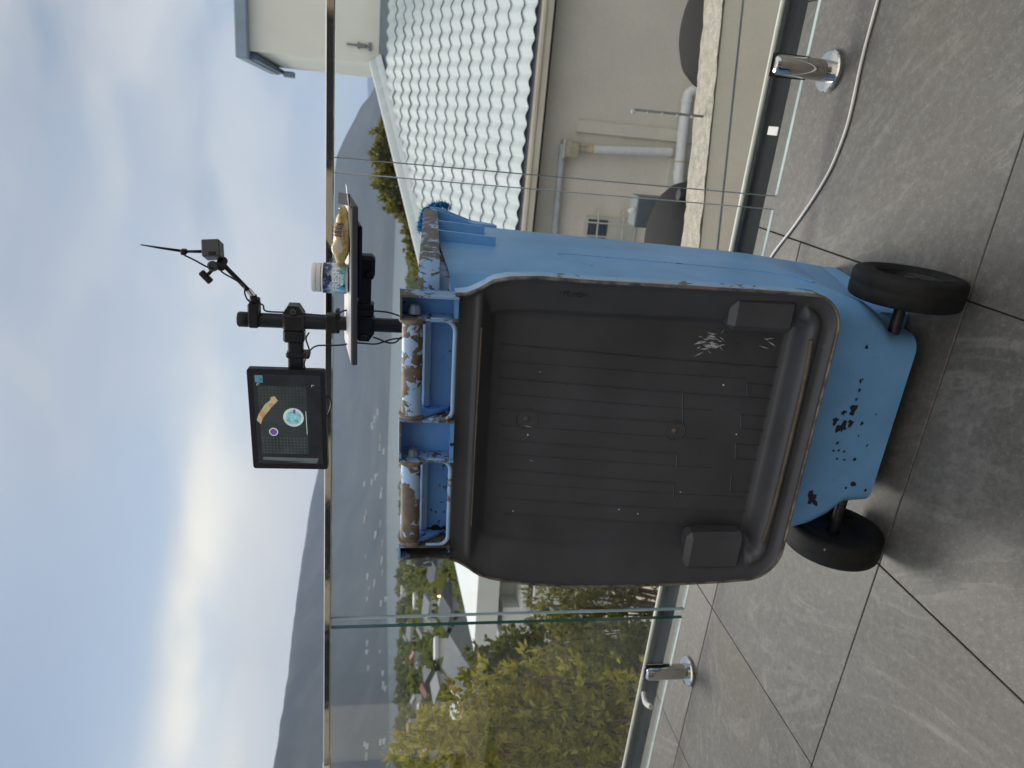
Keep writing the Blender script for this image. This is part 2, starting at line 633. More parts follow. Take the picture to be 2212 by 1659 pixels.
    m['gutter'] = pm('dark gutter', (.022, .028, .031), .32, .35, 9, vs=(.3, 1, 1), fine=70, spec=.35)
    m['gutter_lip'] = pm('cream gutter lip', (.66, .64, .55), .5, .12, 14)
    m['strap'] = pm('white strap', (.72, .71, .66), .55, .1, 30)
    m['cable'] = pm('white cable', (.80, .76, .71), .5, .1, 20)
    m['cord'] = pm('black cord', (.01, .01, .01), .45, .2, 40)
    # ---- tray goods
    m['tray'] = pm('dark tray edge', (.05, .05, .052), .5, .2, 40)
    m['tray_top'] = pm('pale tray top', (.55, .55, .56), .55, .1, 20)
    m['card'] = pm('grey card', (.22, .22, .23), .7, .1, 30)
    m['tub'] = pm('white tub plastic', (.72, .72, .69), .4, .06, 20)
    M = NM('mint tub label')
    xyz = M.n('ShaderNodeSeparateXYZ')
    M.l(M.tc(), xyz.inputs[0])
    z = xyz.outputs[2]
    jag = M.noise(34, 3, .75, (1, 1, .12))
    ridge = M.math('ADD', z, M.math('MULTIPLY', M.math('SUBTRACT', jag, .5), .030))
    c = M.ramp(M.math('MULTIPLY', ridge, 20.), [(.10, (.06, .36, .50)), (.36, (.10, .44, .56)), (.50, (.48, .58, .64)), (.62, (.50, .56, .60)), (.66, (.05, .10, .26)), (.80, (.022, .03, .12))])
    ice = M.noise(75, 4, .6)
    c = M.mix(M.ramp(ice, [(.5, 0.), (.62, .5)]), c, (.66, .78, .84))
    M.set(c, .4)
    m['tub_label'] = M.m
    m['print_white'] = pm('white print', (.80, .84, .86), .5, .04, 40)
    m['print_dark'] = pm('dark print', (.02, .03, .03), .5, .1, 40)
    m['print_navy'] = pm('navy print', (.03, .03, .16), .5, .1, 40)
    M = NM('yellow snack foil')
    a = M.noise(42, 5, .65, dist=.8)
    c = M.ramp(a, [(.28, (.36, .20, .05)), (.45, (.62, .44, .14)), (.6, (.74, .60, .30)), (.75, (.78, .70, .48))])
    M.set(c, .33, 0, .5)
    M.bump(M.noise(60, 4, .6, dist=1.2), .5, .004)
    m['snack'] = M.m
    m['snack_label'] = pm('pale label', (.58, .50, .36), .5, .15, 60)
    m['snack_bars'] = pm('brown bars', (.10, .05, .035), .6, .2, 60)
    # ---- screen (lit)
    def lit(name, col, e, var=.15, sc=30):
        M = NM(name)
        c = M.ramp(M.noise(sc, 4, .6), [(.3, tuple(x * (1 - var) for x in col)), (.7, tuple(min(1, x * (1 + var)) for x in col))])
        M.set((.004, .004, .004), .16, 0, .22)
        M.l(c, M.b.inputs['Emission Color'])
        M.b.inputs['Emission Strength'].default_value = e
        return M.m
    m['screen'] = lit('screen background', (.014, .016, .020), .7, .3, 14)
    m['screen_light'] = lit('screen plate', (.026, .032, .034), .7, .3, 20)
    m['screen_dot'] = lit('screen holes', (.005, .006, .006), .6)
    m['screen_dot2'] = lit('screen bright holes', (.075, .095, .095), .7)
    m['screen_white'] = lit('screen white', (.34, .39, .37), .8)
    m['screen_cyan'] = lit('screen cyan', (.14, .31, .33), .8, .4, 120)
    m['screen_yellow'] = lit('screen yellow', (.28, .25, .14), .8, .25, 80)
    m['screen_orange'] = lit('screen orange', (.30, .16, .07), .8, .2, 80)
    m['screen_purple'] = lit('screen purple', (.10, .05, .20), .8)
    m['screen_blue'] = lit('screen thumbnail', (.05, .14, .20), .8, .4, 120)
    # ---- neighbour's house
    m['roof_tile'] = pm('pale blue grey roof tile', (.56, .615, .63), .7, .11, 5, bump=.2, bdist=.004, fine=60)
    m['roof_cap'] = pm('pale ridge mortar', (.62, .66, .67), .8, .12, 6, fine=50)
    m['roof_under'] = pm('roof underlay', (.16, .20, .23), .9, .2, 8)
    m['plaster'] = pm('beige plaster', (.68, .62, .53), .85, .10, 1.3, bump=.25, bdist=.004, fine=35)
    m['plaster_white'] = pm('cream tower plaster', (.82, .80, .71), .85, .05, 1.1)
    m['plaster_pale'] = pm('pale wall plaster', (.64, .605, .54), .85, .08, 2.2, bump=.2, bdist=.003, fine=60)
    m['fascia'] = pm('cream fascia', (.66, .585, .47), .6, .14, 4, vs=(.4, 1, 1))
    m['eave_shade'] = pm('dark eave shade', (.03, .034, .036), .9, .3, 12)  # near-black colour painted for the shade under the eave
    m['pvc'] = pm('white pvc pipe', (.72, .72, .70), .35, .07, 10)
    m['pvc_grey'] = pm('weathered grey pipe', (.46, .47, .48), .5, .15, 8)
    m['hopper'] = pm('stained hopper', (.40, .35, .27), .7, .3, 14)
    m['pvc_yellow'] = pm('yellowed collar', (.55, .44, .25), .6, .15, 14)
    m['coping'] = pm('rough concrete coping', (.50, .46, .39), .95, .38, 22, bump=.9, bdist=.015, fine=90)
    m['tank'] = pm('dark tank plastic', (.034, .032, .033), .8, .25, 5, fine=90, spec=.12)
    m['slate_flat'] = pm('grey flat roof', (.20, .205, .22), .8, .1, 3)
    m['glassdark'] = pm('dark window glass', (.045, .055, .065), .15, .4, 2)
    m['frame_cream'] = pm('cream window frame', (.58, .56, .49), .6, .07, 14)
    m['slate_cap'] = pm('blue grey roof edge', (.27, .345, .42), .6, .1, 5)
    m['slate_cap2'] = pm('dark blue grey gutter', (.10, .155, .22), .6, .2, 8)
    m['box_grey'] = pm('grey box', (.13, .15, .165), .6, .12, 9)
    m['vent'] = pm('grey vent', (.21, .215, .21), .8, .15, 9)
    # ---- distance
    m['white_wall'] = pm('white render', (.70, .70, .66), .8, .06, .6)
    m['white_roof'] = pm('white flat roof', (.66, .70, .72), .7, .06, .8)
    m['bark'] = pm('brown bark', (.13, .095, .07), .9, .3, 20, bump=.5, bdist=.01, fine=60)
    def leaf(name, cols, rough=.5):
        M = NM(name)
        g = M.n('ShaderNodeNewGeometry')
        c = M.ramp(g.outputs['Random Per Island'], [(i / (len(cols) - 1), q) for i, q in enumerate(cols)])
        M.set(c, rough, 0, .35)
        tl = M.n('ShaderNodeBsdfTranslucent')
        M.l(M.mix(.45, c, (.42, .42, .06), 'MIX'), tl.inputs[0])
        mx = M.n('ShaderNodeMixShader')
        mx.inputs[0].default_value = .42
        M.l(M.b.outputs[0], mx.inputs[1])
        M.l(tl.outputs[0], mx.inputs[2])
        M.l(mx.outputs[0], M.out.inputs[0])
        return M.m
    m['leaf_olive'] = leaf('olive yellow leaves', [(.14, .145, .02), (.30, .27, .04), (.46, .40, .07), (.58, .52, .14), (.22, .24, .05)])
    m['leaf_dark'] = leaf('dark green leaves', [(.026, .045, .016), (.05, .075, .024), (.08, .105, .032), (.115, .12, .04)])
    m['leaf_mid'] = leaf('mid green leaves', [(.055, .07, .02), (.11, .12, .03), (.18, .175, .045), (.24, .22, .07), (.12, .085, .05)])
    m['leaf_bright'] = leaf('fresh green leaves', [(.05, .16, .02), (.09, .26, .03), (.12, .30, .05)])
    m['leaf_tree'] = leaf('sea side tree leaves', [(.05, .06, .018), (.10, .105, .028), (.17, .155, .04), (.24, .20, .05)])
    M = NM('sea water')
    a = M.noise(.02, 6, .6, (1, 2.5, 1))
    M.set(M.ramp(a, [(.3, (.055, .085, .095)), (.7, (.085, .12, .13))]), .22, 0, .5)
    M.bump(M.noise(.25, 4, .6, (1, 2, 1)), .25, .6)
    m['sea'] = M.m
    M = NM('coastal hillside')
    a = M.noise(.018, 8, .65)
    b = M.noise(.11, 5, .65)
    c = M.ramp(a, [(.3, (.022, .034, .016)), (.5, (.045, .055, .024)), (.7, (.085, .08, .045))])
    c = M.mix(M.ramp(b, [(.56, 0.), (.68, .5)]), c, (.14, .125, .09))
    M.set(c, .95, 0, .1)
    m['land'] = M.m
    M = NM('mountain scrub')
    a = M.noise(.0022, 9, .66, (1, 1, 2.2))
    c = M.ramp(a, [(.3, (.028, .036, .042)), (.5, (.050, .058, .062)), (.7, (.088, .089, .088))])
    M.set(c, .95, 0, .1)
    m['mountain'] = M.m
    m['sand'] = pm('beach sand', (.52, .47, .38), .9, .12, .02)
    m['yard'] = pm('pale yard paving', (.40, .37, .31), .9, .15, .9, fine=12)
    m['soil'] = pm('brown garden soil', (.15, .12, .085), .95, .3, 1.5, fine=20)
    m['hw'] = pm('house white', (.60, .59, .55), .8, .08, .5)
    m['hb'] = pm('house beige', (.44, .40, .33), .8, .1, .5)
    m['hg'] = pm('house grey', (.30, .31, .32), .8, .1, .5)
    m['rg'] = pm('grey house roof', (.20, .21, .225), .7, .15, 1.)
    m['rr'] = pm('red brown house roof', (.22, .105, .075), .7, .15, 1.)
    m['rd'] = pm('dark house roof', (.075, .08, .09), .7, .2, 1.)
    m['rw'] = pm('white house roof', (.58, .60, .61), .6, .08, 1.)
    M = NM('orange lamp glow')
    M.set((.8, .4, .1), .5)
    M.l(M.ramp(M.noise(3, 2, .5), [(.3, (1., .42, .10)), (.7, (1., .50, .15))]), M.b.inputs['Emission Color'])
    M.b.inputs['Emission Strength'].default_value = 6.
    m['lamp'] = M.m
    m['facade'] = pm('warm facade plaster', (.40, .345, .27), .85, .08, 1.)
    m['brown_door'] = pm('brown timber door', (.085, .04, .025), .45, .3, 3, vs=(4, 1, .3))
    m['dark_door'] = pm('dark sliding glass', (.02, .022, .025), .12, .3, 1.)
build_mats()

# ------------------------------------------------------------------ land, sea, mountains
SEA = -45.0
def interp(x, tab):
    xs, ys = zip(*tab)
    return float(np.interp(x, xs, ys))
# azimuth (deg from +Y, positive to the right): far shore radius, ridge elevation (deg)
FAR = [(-180, 1500), (-70, 1450), (-48, 1650), (-42, 2050), (-29, 3100), (-18, 3100), (-8, 3100), (20, 3200), (180, 6000)]
RIDGE = [(-180, 6.0), (-90, 8.0), (-60, 7.2), (-48.4, 6.25), (-43.6, 5.85), (-39, 5.6), (-32.5, 5.1), (-28, 4.35), (-20.8, 4.0), (-13.6, 4.0), (-6.7, 3.95), (-4.4, 3.6), (-2.9, 2.95), (-.9, 2.0), (-.1, 1.35), (1.0, .8), (4, .3), (12, .2), (60, .2), (180, 4.0)]
NEAR = [(-180, 1190), (180, 1190)]
def ground_z(az, r):
    base = float(np.interp(r, [0, 4, 12, 40, 90, 200, 500, 1190], [-3.6, -3.6, -5.2, -8.4, -10.6, -15.5, -26.5, SEA - .3]))
    if r > 25:
        base += 1.2 * mnoise.noise((r * math.sin(az) * .012, r * math.cos(az) * .012, 3.1)) * min(1, (r - 25) / 60) * (1 if r < 900 else 0)
    return base
def polar(name, radii, azs, fn, mat):
    nr, na = len(radii), len(azs)
    V = np.zeros((nr, na, 3), np.float32)
    for i, r in enumerate(radii):
        for j, a in enumerate(azs):
            V[i, j] = fn(r, a)
    ii, jj = np.meshgrid(np.arange(nr - 1), np.arange(na - 1), indexing='ij')
    a = ii * na + jj
    Q = np.stack([a, a + 1, a + na + 1, a + na], -1).reshape(-1, 4)[:, ::-1]
    return struct(np_mesh(name, V.reshape(-1, 3), Q, mat, smooth=True))
azs_full = [R(a) for a in np.arange(-180, 180.01, 3)]
polar('hillside', list(np.geomspace(3.0, 1300, 64)), azs_full,
      lambda r, a: (r * math.sin(a), r * math.cos(a), ground_z(a, r) if r < 1190 else SEA - 3), MAT['land'])
# sandy beach strip at the water's edge
polar('beach', [1120, 1150, 1185, 1215], [R(a) for a in np.arange(-75, -40, 1.0)],
      lambda r, a: ((r + 14 * math.sin(a * 17)) * math.sin(a), (r + 14 * math.sin(a * 17)) * math.cos(a),
                    {1120: ground_z(0, 1120) + .5, 1150: SEA + 1.6, 1185: SEA + .45, 1215: SEA - .4}[r]), MAT['sand'])
polar('sea', [900, 1200, 1500, 2000, 3000, 4500, 7000, 11000, 18000], azs_full, lambda r, a: (r * math.sin(a), r * math.cos(a), SEA), MAT['sea'])
def mount(t, a):
    ad = math.degrees(a)
    rf = interp(ad, FAR)
    el = interp(ad, RIDGE)
    r = rf * (1 + t * .75)
    top = EYE + rf * 1.55 * math.tan(R(el))
    x, y = r * math.sin(a), r * math.cos(a)
    k = min(1, t / .73)
    prof = .10 * min(1, k / .25) + .90 * max(0, (k - .12) / .88) ** 1.7 if t <= .73 else 1 - (t - .73) * .6
    nz = mnoise.fractal((x * .0016, y * .0016, .3), .9, 2.1, 6) * .11 * (top - SEA) * k * (1.0 if k < .8 else max(0.1, (1 - k) / .2))
    jag = mnoise.fractal((a * 34, .5, 1.), .9, 2.2, 5) * .012 * (top - SEA) * k
    return (x, y, SEA - 1 + (top - SEA) * prof + nz + jag)
polar('mountain', list(np.linspace(-.02, 1.0, 44)), [R(a) for a in np.concatenate([np.arange(-110, -60, 2), np.arange(-60, 6, .25), np.arange(6, 40, 2)])], mount, MAT['mountain'])
polar('far_mountain', list(np.linspace(0, 1, 8)), [R(a) for a in np.arange(-6, 8, .25)],
      lambda t, a: ((13000 + 2500 * t) * math.sin(a), (13000 + 2500 * t) * math.cos(a),
                    SEA - 2 + t * (46 + 14250 * math.tan(R(interp(math.degrees(a), [(-6, .5), (-1, 1.45), (0, 1.62), (1.2, 1.7), (4, 1.3), (8, 1.1)])))) * (1 + .03 * mnoise.noise((a * 60, 2, 1)))), MAT['mountain'])

# ------------------------------------------------------------------ deck
GX, GY, TS = -.255, 1.162, .60      # a grout crossing and the tile pitch
deck = MB().box(-5.2, 3.2, -2.59, 2.0, -.30, -.0105).build('deck_slab', MAT['grout'])
struct(deck)
floor = thing('deck_floor', 'x', 'x')
del floor['label'], floor['category']
struct(floor)
tm = MB().bbox(-.2985, .2985, -.2985, .2985, -.010, 0, .0012)
tme = bpy.data.meshes.new('tile')
tme.from_pydata(tm.v, [], tm.f)
tme.materials.append(MAT['tile'])
tedge = MB().bbox(-.2985, .2985, -.1165, .1165, -.010, 0, .0012)
tme2 = bpy.data.meshes.new('tile_cut')
tme2.from_pydata(tedge.v, [], tedge.f)
tme2.materials.append(MAT['tile'])
tlong = MB().bbox(-.2985, .2985, -.4175, .4175, -.010, 0, .0012)
tme3 = bpy.data.meshes.new('tile_long')
tme3.from_pydata(tlong.v, [], tlong.f)
tme3.materials.append(MAT['tile'])
for i in range(-8, 6):
    for j in range(-6, 2):
        if i >= 0 and j == 1:
            continue
        cx, cy = GX + (i + .5) * TS, GY + (j + .5) * TS
        o = bpy.data.objects.new('tile', tme if j < 1 else tme2)
        o.location = (cx, cy if j < 1 else GY + TS + .0015 + .1165, random.uniform(-.0004, .0004))
        if i >= 0 and j == 0:
            o.data = tme3
            o.location.y = GY + .0015 + .4175
        elif j < 1:
            o.rotation_euler = (0, 0, random.choice((0, PI / 2, PI, -PI / 2)))
        COL.objects.link(o)
        o.parent = floor
# fascia below the deck edge and the gutter that runs along it
struct(MB().box(-5.2, 3.2, 1.90, 1.998, -4.0, -.31).build('deck_wall', MAT['plaster_pale']))
gut = thing('gutter', 'dark open rain gutter with cream outer lip along the deck edge', 'gutter', (-1, 2.09, -.06))
pr = []
for k in range(13):
    a = PI + PI * k / 12
    pr.append((2.078 + .066 * math.cos(a), -.010 + .058 * math.sin(a)))
gm = MB()
for x in (-5.2, 3.2):
    gm.v += [(x, y, z) for y, z in pr]
gm.f += [(k, k + 1, 13 + k + 1, 13 + k) for k in range(12)]
g_o = gm.build('channel', MAT['gutter'], gut, True)
g_o.modifiers.new('thick', 'SOLIDIFY').thickness = .003
MB().bbox(-5.2, 3.2, 2.1455, 2.163, -.022, -.002, .004).build('lip', MAT['gutter_lip'], gut)
MB().bbox(.003, .027, 2.012, 2.070, -.004, -.001, .001).build('strap', MAT['strap'], gut)
MB().tube(spline([(-2.145, 2.02, -.003), (-2.17, 2.06, -.002), (-2.185, 2.10, -.01), (-2.19, 2.135, -.02)], 5), .011, 8).build('strap', MAT['strap'], gut)

# ------------------------------------------------------------------ balustrade
YG = 1.808
bal = thing('glass_balustrade', 'clear glass balustrade with polished steel handrail along the deck edge', 'balustrade', (-1, YG, 0))
def panel(x0, x1, label, lo_edge, hi_edge):
    z0, z1 = .073, 1.217
    t = MB().box(x0 + .002, x1 - .002, YG - .006, YG + .006, z0 + .002, z1).build('glass_panel', MAT['glass'], bal)
    t['label'] = label
    MB().box(x0, x0 + .002, YG - .006, YG + .006, z0 + .002, z1).build('panel_edge', lo_edge, t)
    MB().box(x1 - .002, x1, YG - .006, YG + .006, z0 + .002, z1).build('panel_edge', hi_edge, t)
    MB().box(x0, x1, YG - .006, YG + .006, z0, z0 + .002).build('panel_edge', MAT['glass_edge_sky'], t)
panel(-.148, 1.72, 'clear glass panel in front of the tiled roof, right of the bin', MAT['glass_edge_grey'], MAT['glass_edge_sky'])
panel(-1.494, -.180, 'clear glass panel standing behind the blue bin', MAT['glass_edge_sky'], MAT['glass_edge_grey'])
panel(-3.40, -1.526, 'clear glass panel in front of the olive shrub, left of the bin', MAT['glass_edge_sky'], MAT['glass_edge'])
rail = MB().bbox(-3.405, 1.72, YG - .0135, YG + .0135, 1.2175, 1.2385, .003).build('handrail', MAT['steel'], bal)
MB().bbox(-2.135, -2.085, YG - .0150, YG + .0150, 1.2155, 1.2400, .003).build('sleeve', MAT['strap'], rail)
def spigot(x, label):
    t = MB().lathe([(0, .0005), (.049, .0005), (.050, .003), (.050, .011), (.047, .0145), (.030, .016), (0, .016)], (x, YG, 0), 40).build('glass_clamp', MAT['steel'], bal, True, 40)
    t['label'] = label
    for s in (-1, 1):
        prof = [(.0262, .0155), (.0262, .062), (.0262, .152), (.0225, .160), (.016, .1625)]
        a0 = R(15) if s > 0 else PI + R(15)
        mb = MB().lathe(prof, (x, YG, 0), 24, 'z', a0, a0 + PI - R(30))
        yy = YG + s * .0068
        ring = [(x + r_ * math.cos(a0), yy, z) for r_, z in prof] + [(x + r_ * math.cos(a0 + PI - R(30)), yy, z) for r_, z in reversed(prof)]
        mb.add(ring, [tuple(range(len(ring)))])
        cap = [(x + .016 * math.cos(a0 + (PI - R(30)) * k / 12), YG + .016 * math.sin(a0 + (PI - R(30)) * k / 12), .1625) for k in range(13)]
        mb.add(cap, [tuple(range(13))])
        mb.build('clamp_half', MAT['steel'], t, True, 35)
    MB().lathe([(.0261, .0158), (.0261, .070), (0, .0705)], (x, YG, 0), 36).build('clamp_foot', MAT['steel'], t, True, 35)
    for s in (-1, 1):
        MB().box(x - .027, x + .027, YG + s * .0064 - .0003, YG + s * .0064 + .0003, .0708, .1635).build('gasket', MAT['rubber_pad'], t)
spigot(.166, 'polished steel glass clamp beside the white cable')
spigot(-1.762, 'polished steel glass clamp in front of the shrub')
tag(MB().tube(spline([(1.6, 1.60, .0040), (.9, 1.655, .0040), (.313, 1.682, .0040), (.193, 1.686, .0040), (.081, 1.679, .0040), (.019, 1.682, .0040), (-.061, 1.703, .0040), (-.137, 1.745, .0040), (-.22, 1.804, .0040), (-.335, 1.893, .0040), (-.46, 1.93, .0040), (-.7, 1.94, .0040)], 8), .0036, 10).build('floor_cable', MAT['cable'], None, True),
    'white cable curving over the tiles under the glass', 'cable')
# the house front that stands behind the camera; it shows only as reflections in the polished steel
hf = struct(MB().box(-9, 4.2, -2.95, -2.60, -.3, 2.9).build('house_front', MAT['facade']))
for x0, x1, mm, nm in ((1.1, 2.2, 'brown_door', 'door'), (-.6, .55, 'dark_door', 'window'), (-3.0, -1.4, 'dark_door', 'window'), (-4.6, -3.7, 'dark_door', 'window'), (-6.3, -5.2, 'dark_door', 'window'), (-8.4, -7.2, 'dark_door', 'window')):
    MB().box(x0, x1, -2.598, -2.55, 0.0, 2.15).build(nm, MAT[mm], hf)

# ------------------------------------------------------------------ neighbour's house
HO = Vector((.724, 9.757, -.695))
HM = Matrix(((.999, -.042, 0, HO.x), (.042, .999, 0, HO.y), (0, 0, 1, HO.z), (0, 0, 0, 1)))
nh = thing('tiled_house', 'beige neighbouring house with pale blue grey wavy roof tiles and square tower', 'house', HM @ Vector((0, .35, -2.6)))
RP = R(26)
cs, sn = math.cos(RP), math.sin(RP)
def hb(x0, x1, y0, y1, z0, z1, name, mat, parent=nh, bev=0.):
    mb = MB()
    mb.box(x0, x1, y0, y1, z0, z1, HM, bev)
    return mb.build(name, MAT[mat], parent)
hb(-7.2, 3.6, .35, 5.5, -2.75, -.12, 'wall', 'plaster')
roof = MB().add([HM @ Vector(p) for p in ((-6.85, .0, -.035), (3.6, .0, -.035), (3.6, 4.15, 4.15 * sn / cs - .035), (-.06, 4.15, 4.15 * sn / cs - .035))], [(0, 1, 2, 3)]).build('roof', MAT['roof_under'], nh)
roof.modifiers.new('thick', 'SOLIDIFY').thickness = .02
# one wavy tile, shared by all
TW, TL = .205, .296
def tile_geo():
    v, f = [], []
    n = 10
    for (s, dz) in ((-.0, .028), (TL + .03, .006)):
        for k in range(n + 1):
            x = (k / n - .5) * TW * 1.02
            h = .019 * math.cos(2 * PI * (k / n - .5)) + dz
            v.append((x, s * cs - h * sn, s * sn + h * cs))
    for k in range(n + 1):       # thick lower end
        x = (k / n - .5) * TW * 1.02
        h = .019 * math.cos(2 * PI * (k / n - .5)) + .028 - .009
        v.append((x, .004 * cs - h * sn, .004 * sn + h * cs))
    m_ = n + 1
    for k in range(n):
        f.append((k, k + 1, m_ + k + 1, m_ + k))
        f.append((2 * m_ + k, 2 * m_ + k + 1, k + 1, k))
    return v, f
tv, tf = tile_geo()
rt = bpy.data.meshes.new('roof_tile')
rt.from_pydata(tv, [], tf)
rt.materials.append(MAT['roof_tile'])
rt.shade_smooth()
rt.set_sharp_from_angle(angle=R(50))
rest = MB()
nt_ = 0
for i in range(14):
    s0 = i * TL
    for j in range(-33, 14):
        a = j * TW + .03
        out = (s0 + TL * .5) * cs
        if a < (out - 4.12) / .6 + .10:
            continue
        p = HM @ Vector((a, s0 * cs, s0 * sn))
        if -3.35 < a < 1.18:
            o = bpy.data.objects.new('roof_tile', rt)
            COL.objects.link(o)
            o.parent = roof
            o.location = p
            o.rotation_euler = (random.gauss(0, .008), random.gauss(0, .008), math.atan2(.042, .999) + random.gauss(0, .006))
            nt_ += 1
        else:
            rest.add([HM @ (Vector(q) + Vector((a, s0 * cs, s0 * sn))) for q in tv], tf)
ro = rest.build('roof_tile', MAT['roof_tile'], roof, True, 50)
ro['kind'] = 'stuff'
# hip capping with mortar
hipd = Vector((-6.85, 0, 0)) - Vector((-.02, 4.14, 4.14 * sn / cs))
def hip(name, off, w, hgt, mat):
    a = Vector((-.02, 4.14, 4.14 * sn / cs))
    mb = MB()
    d = hipd.normalized()
    side = d.cross(Vector((0, -sn, cs))).normalized()
    pts = []
    for t in np.linspace(0, hipd.length, 28):
        c = a + d * t + side * off
        wv = w * (1 + .12 * mnoise.noise((t * 2.5, off * 9, 0)))
        row = []
        for k in range(7):
            q = -1 + 2 * k / 6
            row.append(HM @ (c + side * q * wv + Vector((0, -sn, cs)) * (hgt * (1 - q * q) + .005)))
        pts.append(row)
    v = [p for row in pts for p in row]
    f = [(i * 7 + k, i * 7 + k + 1, (i + 1) * 7 + k + 1, (i + 1) * 7 + k) for i in range(len(pts) - 1) for k in range(6)]
    mb.add(v, f)
    return mb.build(name, MAT[mat], nh, True)
hip('hip_cap', 0., .11, .13, 'roof_cap')
hip('mortar', .13 if (hipd.cross(Vector((0, -sn, cs)))).x > 0 else -.13, .10, .05, 'roof_cap')
# the far slope beyond the hip, going down and away
bk = MB().add([HM @ Vector(p) for p in ((-.02, 4.14, 2.02), (-6.85, 0, 0), (-6.95, 8.5, 0), (-.02, 5.5, 2.02))], [(0, 1, 2, 3)]).build('back_slope', MAT['roof_under'], nh)
hb(-6.9, 3.6, -.030, .035, -.20, -.045, 'fascia', 'fascia', bev=.006)
hb(-6.9, 3.6, -.062, -.031, -.105, -.055, 'fascia_moulding', 'fascia', bev=.008)
hb(-6.9, 3.6, .036, .349, -.24, -.09, 'soffit_shade', 'eave_shade')  # dark box put in for the shade in the gaps below the tiles
hb(-.915, -.755, .30, .349, -2.7, -.74, 'pilaster', 'plaster', bev=.008)
hb(-2.9, -1.13, .29, .349, -2.42, -2.13, 'plinth', 'frame_cream', bev=.01)
def hp(pts, r, name, mat, n=14, parent=nh):
    return MB().tube([HM @ Vector(p) for p in pts], r, n).build(name, MAT[mat], parent, True, 50)
hp([(-1.09, .25, -.562), (-4.0, .25, -.60)], .048, 'gutter_pipe', 'pvc_grey')
dp = thing('drainpipe', 'white drainpipe with hopper and cross pipe on the beige house wall', 'drainpipe', HM @ Vector((-1.08, .2, -2.2)))
hb(-1.25, -1.04, .15, .345, -.78, -.555, 'hopper', 'hopper', dp, .012)
hb(-1.27, -1.02, .135, .345, -.575, -.548, 'hopper_rim', 'frame_cream', dp, .006)
hp([(-1.13, .24, -.78), (-1.12, .24, -1.0)], .05, 'neck', 'hopper', parent=dp)
hp([(-1.12, .24, -.93), (-1.118, .24, -.985)], .066, 'collar', 'pvc_yellow', parent=dp)
hp([(-1.118, .24, -.98), (-1.085, .24, -1.6), (-1.055, .24, -2.12)], .056, 'downpipe', 'pvc', parent=dp)
hp(spline([(-.235, .20, -2.47), (-.235, .20, -2.33), (-.27, .20, -2.24), (-.36, .20, -2.215), (-.7, .20, -2.225), (-1.3, .20, -2.26), (-1.45, .20, -2.285), (-1.54, .20, -2.36), (-1.555, .20, -2.6)], 5), .074, 'cross_pipe', 'pvc', parent=dp)
for a, b, rr_ in (((-.235, .20, -2.42), (-.235, .20, -2.455), .092), ((-.36, .20, -2.2155), (-.40, .20, -2.2165), .084), ((-.78, .20, -2.2275), (-.82, .20, -2.2290), .084), ((-1.30, .20, -2.26), (-1.34, .20, -2.263), .082)):
    hp([a, b], rr_, 'collar', 'pvc', 18, dp)
hp([(-1.16, .20, -2.246), (-1.175, .20, -2.247)], .078, 'collar', 'pvc_yellow', 18, dp)
wi = thing('barred_window', 'small cream window with burglar bars on the beige house wall', 'window', HM @ Vector((-2.4, .3, -1.8)))
hb(-2.95, -2.02, .315, .349, -1.80, -1.02, 'frame', 'frame_cream', wi, .006)
for a0, a1, b0, b1 in ((-2.28, -2.06, -1.36, -1.07), (-2.52, -2.31, -1.36, -1.07), (-2.28, -2.06, -1.74, -1.47), (-2.52, -2.31, -1.74, -1.47), (-2.76, -2.55, -1.36, -1.07), (-2.76, -2.55, -1.74, -1.47)):
    hb(a0, a1, .308, .314, b0, b1, 'pane', 'glassdark' if b0 > -1.4 else 'frame_cream', wi)
for z in (-1.16, -1.535):
    hp(spline([(-1.93, .34, z), (-1.93, .22, z), (-2.02, .20, z - .02), (-2.9, .20, z - .02)], 4), .013, 'bar', 'frame_cream', 6, wi)
for a in (-2.09, -2.32, -2.55):
    hp(spline([(a, .21, -.98), (a, .165, -1.05), (a, .165, -1.66), (a, .21, -1.72)], 4), .011, 'bar', 'frame_cream', 6, wi)
# tower
hb(-.06, 3.4, 4.13, 7.6, 1.2, 4.14, 'tower_wall', 'plaster_white')
hb(-.20, 3.5, 3.95, 7.8, 4.142, 4.335, 'tower_roof', 'slate_cap', bev=.015)
hb(-.185, -.10, 4.2, 7.7, 4.03, 4.140, 'tower_gutter', 'slate_cap2', bev=.01)
hb(-.24, -.12, 7.5, 7.72, 3.80, 4.03, 'gutter_outlet', 'slate_cap', bev=.02)
vt = thing('wall_bracket', 'small grey metal bracket fixed on the cream tower wall', 'bracket', HM @ Vector((.22, 4.1, 2.1)))
for k, (x0, x1, z0, z1) in enumerate(((.205, .232, 2.14, 2.53), (.165, .265, 2.31, 2.345), (.185, .25, 2.19, 2.33), (.15, .28, 2.115, 2.16))):
    hb(x0, x1, 4.09 - k * .004, 4.128, z0, z1, 'arm' if k < 2 else 'plate', 'vent', vt, .006)
